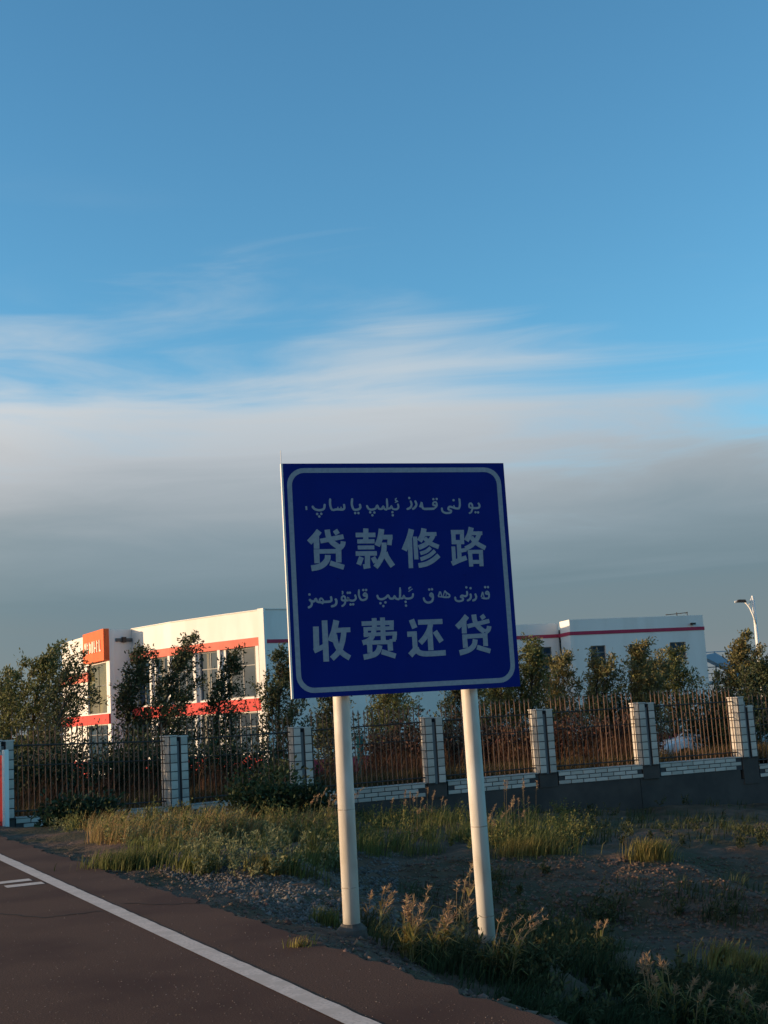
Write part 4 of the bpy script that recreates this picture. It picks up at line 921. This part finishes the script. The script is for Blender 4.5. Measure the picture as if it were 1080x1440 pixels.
def patchy(P, f, thr, seed):
    v = 0.6 * _hash_noise(P[:, 0], P[:, 1], f, seed) + 0.4 * _hash_noise(P[:, 0], P[:, 1], f * 2.7, seed + 3); return P[v > thr]
def keep_off_road(P, lim=4.35):
    s, t = st(P[:, 0], P[:, 1]); return P[s > lim]
r = np.random.default_rng(5)
def clumpify(P, k, spread, r): return (P[:, None, :] + np.concatenate([r.normal(size=(len(P), k, 2)) * spread, np.zeros((len(P), k, 1))], 2)).reshape(-1, 3)
def regz(P, zf): P = P.copy(); P[:, 2] = zf(P[:, 0], P[:, 1]) - 0.01; return P
# left verge: dry golden and green mix, in clumps
A_ = keep_off_road(patchy(scatter_px([(60, 470, 1150, 1195, 480)], gz, r), 1.9, 0.1, 1), 4.9)
A_ = regz(clumpify(A_, 26, 0.09, r), gz); A_ = keep_off_road(A_, 4.5)
tag(blades_mesh('dry_grass', blades(A_, r.uniform(0.18, 0.48, len(A_)), 0.012, 0.55, r), GDRY), 'golden dry grass on the verge left of the sign', 'grass', kind='stuff')
B_ = keep_off_road(patchy(scatter_px([(90, 480, 1165, 1235, 330)], gz, r), 1.8, 0.18, 5), 4.7)
B_ = regz(clumpify(B_, 26, 0.08, r), gz); B_ = keep_off_road(B_, 4.45)
tag(blades_mesh('green_grass', blades(B_, r.uniform(0.10, 0.34, len(B_)), 0.014, 0.6, r), GGRN), 'short green grass on the verge left of the sign', 'grass', kind='stuff')
# middle band between the poles and behind
C_ = patchy(scatter_px([(430, 800, 1150, 1203, 430)], gz, r), 1.7, 0.12, 8)
C_ = regz(clumpify(C_, 26, 0.09, r), gz)
tag(blades_mesh('ridge_grass', blades(C_, r.uniform(0.12, 0.42, len(C_)), 0.012, 0.5, r), GGRN), 'olive grass along the top of the earth bank', 'grass', kind='stuff')
# dark ditch grass on the right and at the foot of the shoulder
D_ = keep_off_road(patchy(scatter_px([(500, 860, 1300, 1450, 800), (860, 1100, 1380, 1470, 800), (560, 1090, 1230, 1300, 100)], gz, r), 1.1, -0.15, 2), 5.0)
D_ = regz(clumpify(D_, 18, 0.10, r), gz); D_ = keep_off_road(D_, 4.85)
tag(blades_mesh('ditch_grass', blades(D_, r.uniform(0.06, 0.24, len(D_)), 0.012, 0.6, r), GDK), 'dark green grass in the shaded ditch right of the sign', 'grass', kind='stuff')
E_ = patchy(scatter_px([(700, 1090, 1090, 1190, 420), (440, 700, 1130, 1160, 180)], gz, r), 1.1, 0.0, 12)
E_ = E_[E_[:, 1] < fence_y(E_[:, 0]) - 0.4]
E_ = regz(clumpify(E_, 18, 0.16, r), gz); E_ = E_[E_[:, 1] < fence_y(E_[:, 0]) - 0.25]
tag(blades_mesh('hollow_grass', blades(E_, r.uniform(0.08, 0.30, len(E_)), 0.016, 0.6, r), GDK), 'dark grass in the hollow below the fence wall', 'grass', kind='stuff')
# weeds in the yard seen through the pickets
def in_yard(n, x0, x1, d0, d1): x = r.uniform(x0, x1, n); y = fence_y(x) + r.uniform(d0, d1, n); return np.stack([x, y, yard_z(x, y)], 1)
F_ = regz(clumpify(in_yard(1500, -16, 18, 0.3, 5.5), 22, 0.15, r), yard_z); F_ = F_[F_[:, 1] > fence_y(F_[:, 0]) + 0.25]
tag(blades_mesh('yard_grass', blades(F_, r.uniform(0.2, 0.62, len(F_)), 0.018, 0.45, r), GDRY if False else mat('grass_brown', (0.115, 0.082, 0.036), 0.8, island=0.45, trans=0.3, spec=0.1)), 'brown weedy grass right behind the fence', 'grass', kind='stuff')
G_ = regz(clumpify(in_yard(700, -14, 16, 1.5, 9), 16, 0.25, r), yard_z)
G_ = patchy(G_, 0.7, -0.05, 3); G_ = G_[(G_[:, 0] < 8.6) | (G_[:, 0] > 13.5)]
tag(blades_mesh('tall_weeds', blades(G_, r.uniform(0.7, 1.35, len(G_)), 0.022, 0.25, r), mat('weed_rust', (0.085, 0.046, 0.026), 0.8, island=0.4, trans=0.25, spec=0.1)), 'tall rusty brown weeds further inside the yard', 'weeds', kind='stuff')

def herbs(name, P, hts, m, label, rng, nl=90, ll=0.06, lw=0.022):
    LQ = []; DQ = []
    for p in P:
        h = rng.uniform(*hts); ns = rng.integers(4, 9); az = rng.uniform(0, 2 * pi, ns); tl = rng.uniform(0.2, 0.6, ns) * h
        f = rng.uniform(0.15, 1.0, nl); k = rng.integers(0, ns, nl)
        c = np.stack([p[0] + np.cos(az[k]) * tl[k] * f + 0.12 * h * f, p[1] + np.sin(az[k]) * tl[k] * f, p[2] + h * f * (0.75 + 0.25 * np.sin(k * 1.7))], 1)
        LQ.append(c + rng.normal(size=c.shape) * 0.012); d = rng.normal(size=c.shape) * 0.7; d[:, 2] += 0.8; d[:, 0] += .3; DQ.append(d)
    return tag(quads(name, leaf_quads(np.concatenate(LQ), np.concatenate(DQ), ll, lw, rng), m), label, 'weeds', kind='stuff')
SAGE = mat('herb_sage', (0.165, 0.170, 0.085), 0.8, island=0.4, trans=0.25, spec=0.1); HOLI = mat('herb_olive', (0.140, 0.138, 0.045), 0.8, island=0.4, trans=0.25, spec=0.1)
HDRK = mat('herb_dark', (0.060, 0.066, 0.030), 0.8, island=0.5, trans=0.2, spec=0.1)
P = keep_off_road(scatter_px([(60, 480, 1160, 1235, 210)], gz, r), 4.9); herbs('verge_herbs', P, (0.15, 0.42), SAGE, 'grey green bushy herbs on the verge left of the sign', r)
P = keep_off_road(scatter_px([(60, 470, 1150, 1190, 130)], gz, r), 4.9); herbs('tall_verge_herbs', P, (0.3, 0.62), HOLI, 'taller olive herbs at the back of the verge', r)
P = scatter_px([(430, 830, 1140, 1200, 110)], gz, r); P = P[P[:, 1] < fence_y(P[:, 0]) - 0.5]; herbs('bank_herbs', P, (0.2, 0.6), HOLI, 'olive herbs on top of the earth bank behind the poles', r)
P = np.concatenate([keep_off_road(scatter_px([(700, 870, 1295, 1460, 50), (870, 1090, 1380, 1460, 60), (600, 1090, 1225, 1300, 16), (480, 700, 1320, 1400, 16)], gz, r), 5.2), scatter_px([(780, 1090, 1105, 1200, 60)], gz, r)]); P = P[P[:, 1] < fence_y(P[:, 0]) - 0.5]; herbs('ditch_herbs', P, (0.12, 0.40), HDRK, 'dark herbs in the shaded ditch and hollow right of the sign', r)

# single plants one can point to -------------------------------------
STRAW = mat('straw', (0.36, 0.27, 0.13), 0.75, island=0.3, trans=0.3); PLUME = mat('seed_head', (0.32, 0.21, 0.12), 0.85, island=0.3, trans=0.3)
def reed_clump(px, py, label, seed, hts, n=9, plume=True, leafm=None, lean=0.35, zadj=0.0, sp=0.09, dirx=1.0, nm='tall_grass_clump'):
    rng = np.random.default_rng(seed); P0 = scatter_px([(px - .01, px + .01, py - .01, py + .01, 1)], gz, rng)[0]
    root = empty(nm, tuple(P0)); tag(root, label, 'grass clump'); stm = MB(); LQ = []; PQ = []
    for k in range(n):
        h = rng.uniform(*hts); a = rng.normal(size=2) * sp; lx = dirx * lean * h * rng.uniform(0.1, 1.1); ly = rng.normal() * 0.15 * h
        pts = [Vector((a[0], a[1], -0.03)), Vector((a[0] + lx * .25, a[1] + ly * .3, h * .45)), Vector((a[0] + lx * .65, a[1] + ly * .7, h * .82)), Vector((a[0] + lx * 1.1, a[1] + ly, h))]
        stm.tube(pts, [0.005, 0.004, 0.003, 0.0015], 4, cap=False)
        for j in range(8):
            f = rng.uniform(0.03, 0.7) * 2; i = int(f); c = pts[i].lerp(pts[i + 1], f - i); az = rng.uniform(0, 2 * pi); l = rng.uniform(0.12, 0.32)
            d = Vector((cos(az) * .6 + .3 * dirx, sin(az) * .6, rng.uniform(.2, 1))).normalized(); sd = d.cross(Vector((0, 0, 1))).normalized() * rng.uniform(.005, .012)
            m_ = c + d * l * .55; e = m_ + Vector((d.x, d.y, d.z - 0.9)).normalized() * l * .5
            LQ.append([c - sd, c + sd, m_ - sd, m_ + sd, e - sd * .1, e + sd * .1])
        if plume:
            for j in range(34):
                f = rng.uniform(0.0, 1.0); c = pts[2].lerp(pts[3], f); dv = Vector((rng.normal() * .5 + .4 * dirx, rng.normal() * .5, rng.uniform(0, 1))).normalized() * 0.05; s_ = Vector(rng.normal(size=3)).normalized() * .005
                PQ.append([c, c + dv * .5 + s_, c + dv, c + dv * .5 - s_])
    stm.build('stem', STRAW, root); tag(blades_mesh('blade', np.array([[tuple(v) for v in b_] for b_ in LQ]), leafm or GYEL, root), kind='stuff')
    if plume: tag(quads('seed_head', np.array([[tuple(v) for v in b_] for b_ in PQ]), PLUME, root), kind='stuff')
    return root
reed_clump(578, 1352, 'straw coloured grass clump with upright seed heads between the sign poles', 1, (0.35, 0.62), 12, sp=0.05)
reed_clump(622, 1356, 'straw grass leaning right just left of the right pole foot', 2, (0.3, 0.55), 8, lean=0.6, sp=0.05)
reed_clump(706, 1380, 'yellow green clump with broad blades right of the right pole foot', 3, (0.35, 0.62), 8, lean=0.7, sp=0.05)
reed_clump(690, 1372, 'short pale stems at the very foot of the right pole', 31, (0.15, 0.32), 8, sp=0.05, plume=False)
reed_clump(650, 1330, 'feathery brown reed in the shade between the poles', 4, (0.6, 0.95), 5, lean=0.25, leafm=GDRY, sp=0.08)
reed_clump(530, 1310, 'thin brown weed with drooping seed heads right of the left pole', 5, (0.3, 0.6), 6, lean=0.5, leafm=GDRY, sp=0.1)
reed_clump(840, 1352, 'single pale grass stalk alone in the dark ditch', 6, (0.3, 0.45), 2, lean=0.3, sp=0.02)
reed_clump(930, 1440, 'light green weed at the bottom edge, leftmost of three', 7, (0.3, 0.6), 8, lean=0.2, leafm=GYEL, sp=0.1, dirx=-0.4)
reed_clump(975, 1450, 'pale weed with fat seed heads at the bottom edge, middle of three', 8, (0.3, 0.5), 7, lean=0.3, sp=0.1)
reed_clump(1035, 1450, 'yellow green weed at the bottom edge, rightmost of three', 9, (0.2, 0.4), 9, lean=0.4, sp=0.12)
reed_clump(735, 1180, 'tall stalks on the bank right of the right pole', 10, (0.7, 1.15), 9, lean=0.1, leafm=GGRN, sp=0.25, plume=True)
reed_clump(690, 1190, 'bushy stalks on the bank crossing behind the right pole', 13, (0.3, 0.75), 12, lean=0.2, leafm=GGRN, sp=0.25)
reed_clump(600, 1165, 'grey green weed on the mound between the sign poles', 11, (0.35, 0.8), 16, lean=0.15, leafm=GGRN, sp=0.3)
reed_clump(455, 1185, 'tall dry grass arching right beside the left sign pole', 12, (0.7, 1.0), 14, lean=0.6, leafm=GDRY, sp=0.2)
def tuft(px, py, n, hts, sx, label, seed, m=None, wd=0.012):
    rng = np.random.default_rng(seed); P0 = scatter_px([(px - .01, px + .01, py - .01, py + .01, 1)], gz, rng)[0]
    P = np.zeros((n, 3)); P[:, 0] = rng.normal(size=n) * sx; P[:, 1] = rng.normal(size=n) * sx * 0.6; P[:, 2] = gz(P[:, 0] + P0[0], P[:, 1] + P0[1]) - P0[2] - 0.01
    o = blades_mesh('grass_tuft', blades(P, rng.uniform(*hts, n), wd, 0.5, rng), m or GYEL); o.location = tuple(P0); tag(o, label, 'grass tuft'); return o
tuft(914, 1208, 700, (0.14, 0.38), 0.17, 'bright olive grass tuft standing alone on the earth bank', 21)
tuft(750, 1200, 900, (0.15, 0.35), 0.3, 'olive grass tuft on the bank just right of the tall stalks', 22)
tuft(1060, 1375, 700, (0.12, 0.3), 0.16, 'yellow green plant at the right edge above the bottom corner', 23, wd=0.022)
tuft(1020, 1362, 300, (0.12, 0.35), 0.12, 'small yellow weed left of the yellow green plant at the right edge', 24, wd=0.02)
tuft(380, 1228, 350, (0.1, 0.28), 0.14, 'lime green weed on the gravel left of the left sign pole', 25, wd=0.02)
tuft(180, 1222, 1100, (0.12, 0.32), 0.26, 'green weed patch nearest the road at left', 26, m=GGRN)
tuft(460, 1300, 200, (0.06, 0.2), 0.08, 'small green tuft at the foot of the left sign pole', 27, m=GGRN)
tuft(420, 1338, 90, (0.05, 0.14), 0.05, 'tiny yellow tuft on the dirt shoulder left of the left pole foot', 28)

# gravel on the verge and crumbled asphalt on the shoulder -------------
def stones(name, P, size, m, label, rng):
    n = len(P); oct_ = np.array([(1, 0, 0), (0, 1, 0), (-1, 0, 0), (0, -1, 0), (0, 0, 1), (0, 0, -1)], float); V = oct_[None] * size[:, None, None] * rng.uniform(0.55, 1.35, (n, 6, 1)); V += rng.normal(size=(n, 6, 3)) * size[:, None, None] * .2
    a = rng.uniform(0, 2 * pi, n); c, s = np.cos(a), np.sin(a); x = V[..., 0] * c[:, None] - V[..., 1] * s[:, None]; y = V[..., 0] * s[:, None] + V[..., 1] * c[:, None]; V = np.stack([x, y, V[..., 2] * .7], -1) + P[:, None, :]
    F = np.array([(0, 1, 4), (1, 2, 4), (2, 3, 4), (3, 0, 4), (1, 0, 5), (2, 1, 5), (3, 2, 5), (0, 3, 5)]); idx = (np.arange(n)[:, None, None] * 6 + F[None]).reshape(-1).astype(np.int32)
    me = bpy.data.meshes.new(name); me.vertices.add(n * 6); me.vertices.foreach_set('co', V.reshape(-1).astype(np.float32)); me.loops.add(len(idx)); me.loops.foreach_set('vertex_index', idx); me.polygons.add(n * 8)
    me.polygons.foreach_set('loop_start', np.arange(0, len(idx), 3, dtype=np.int32)); me.update(calc_edges=True); me.materials.append(m); tag(link(name, me), label, 'stones', kind='stuff')
STN = mat('gravel_stone', (0.115, 0.10, 0.088), 0.9, island=0.5)
P = keep_off_road(scatter_px([(210, 560, 1195, 1310, 11000)], gz, r), 4.6); stones('gravel', P, r.uniform(0.008, 0.032, len(P)) * np.where(r.random(len(P)) < .05, 2.0, 1), STN, 'bluish grey gravel on the slope left of the left sign pole', r)
P = scatter_px([(60, 520, 1200, 1350, 16000), (480, 960, 1320, 1470, 22000)], gz, r); s_, t_ = st(P[:, 0], P[:, 1]); P = P[(s_ > 3.95) & (s_ < 5.0)]
stones('crumbled_asphalt', P, r.uniform(0.004, 0.016, len(P)) * np.where(r.random(len(P)) < .10, 3.0, 1), mat('crumb', (0.120, 0.078, 0.056), 0.95, island=0.5), 'crumbled brown asphalt bits along the road edge', r)
P = scatter_px([(560, 1080, 1205, 1330, 5000)], gz, r); stones('earth_clods', P, r.uniform(0.008, 0.045, len(P)), mat('clod', (0.125, 0.080, 0.055), 0.95, island=0.4), 'dark earth clods on the face of the bank', r)

P = scatter_px([(-20, 1000, 1215, 1450, 2600)], lambda x, y: x * 0 + 0.002, r); s_, t_ = st(P[:, 0], P[:, 1]); P = P[s_ < 3.9]
stones('road_grit', P, r.uniform(0.0015, 0.006, len(P)), mat('grit', (0.17, 0.13, 0.11), 0.95, island=0.5), 'loose grit scattered over the asphalt', r)
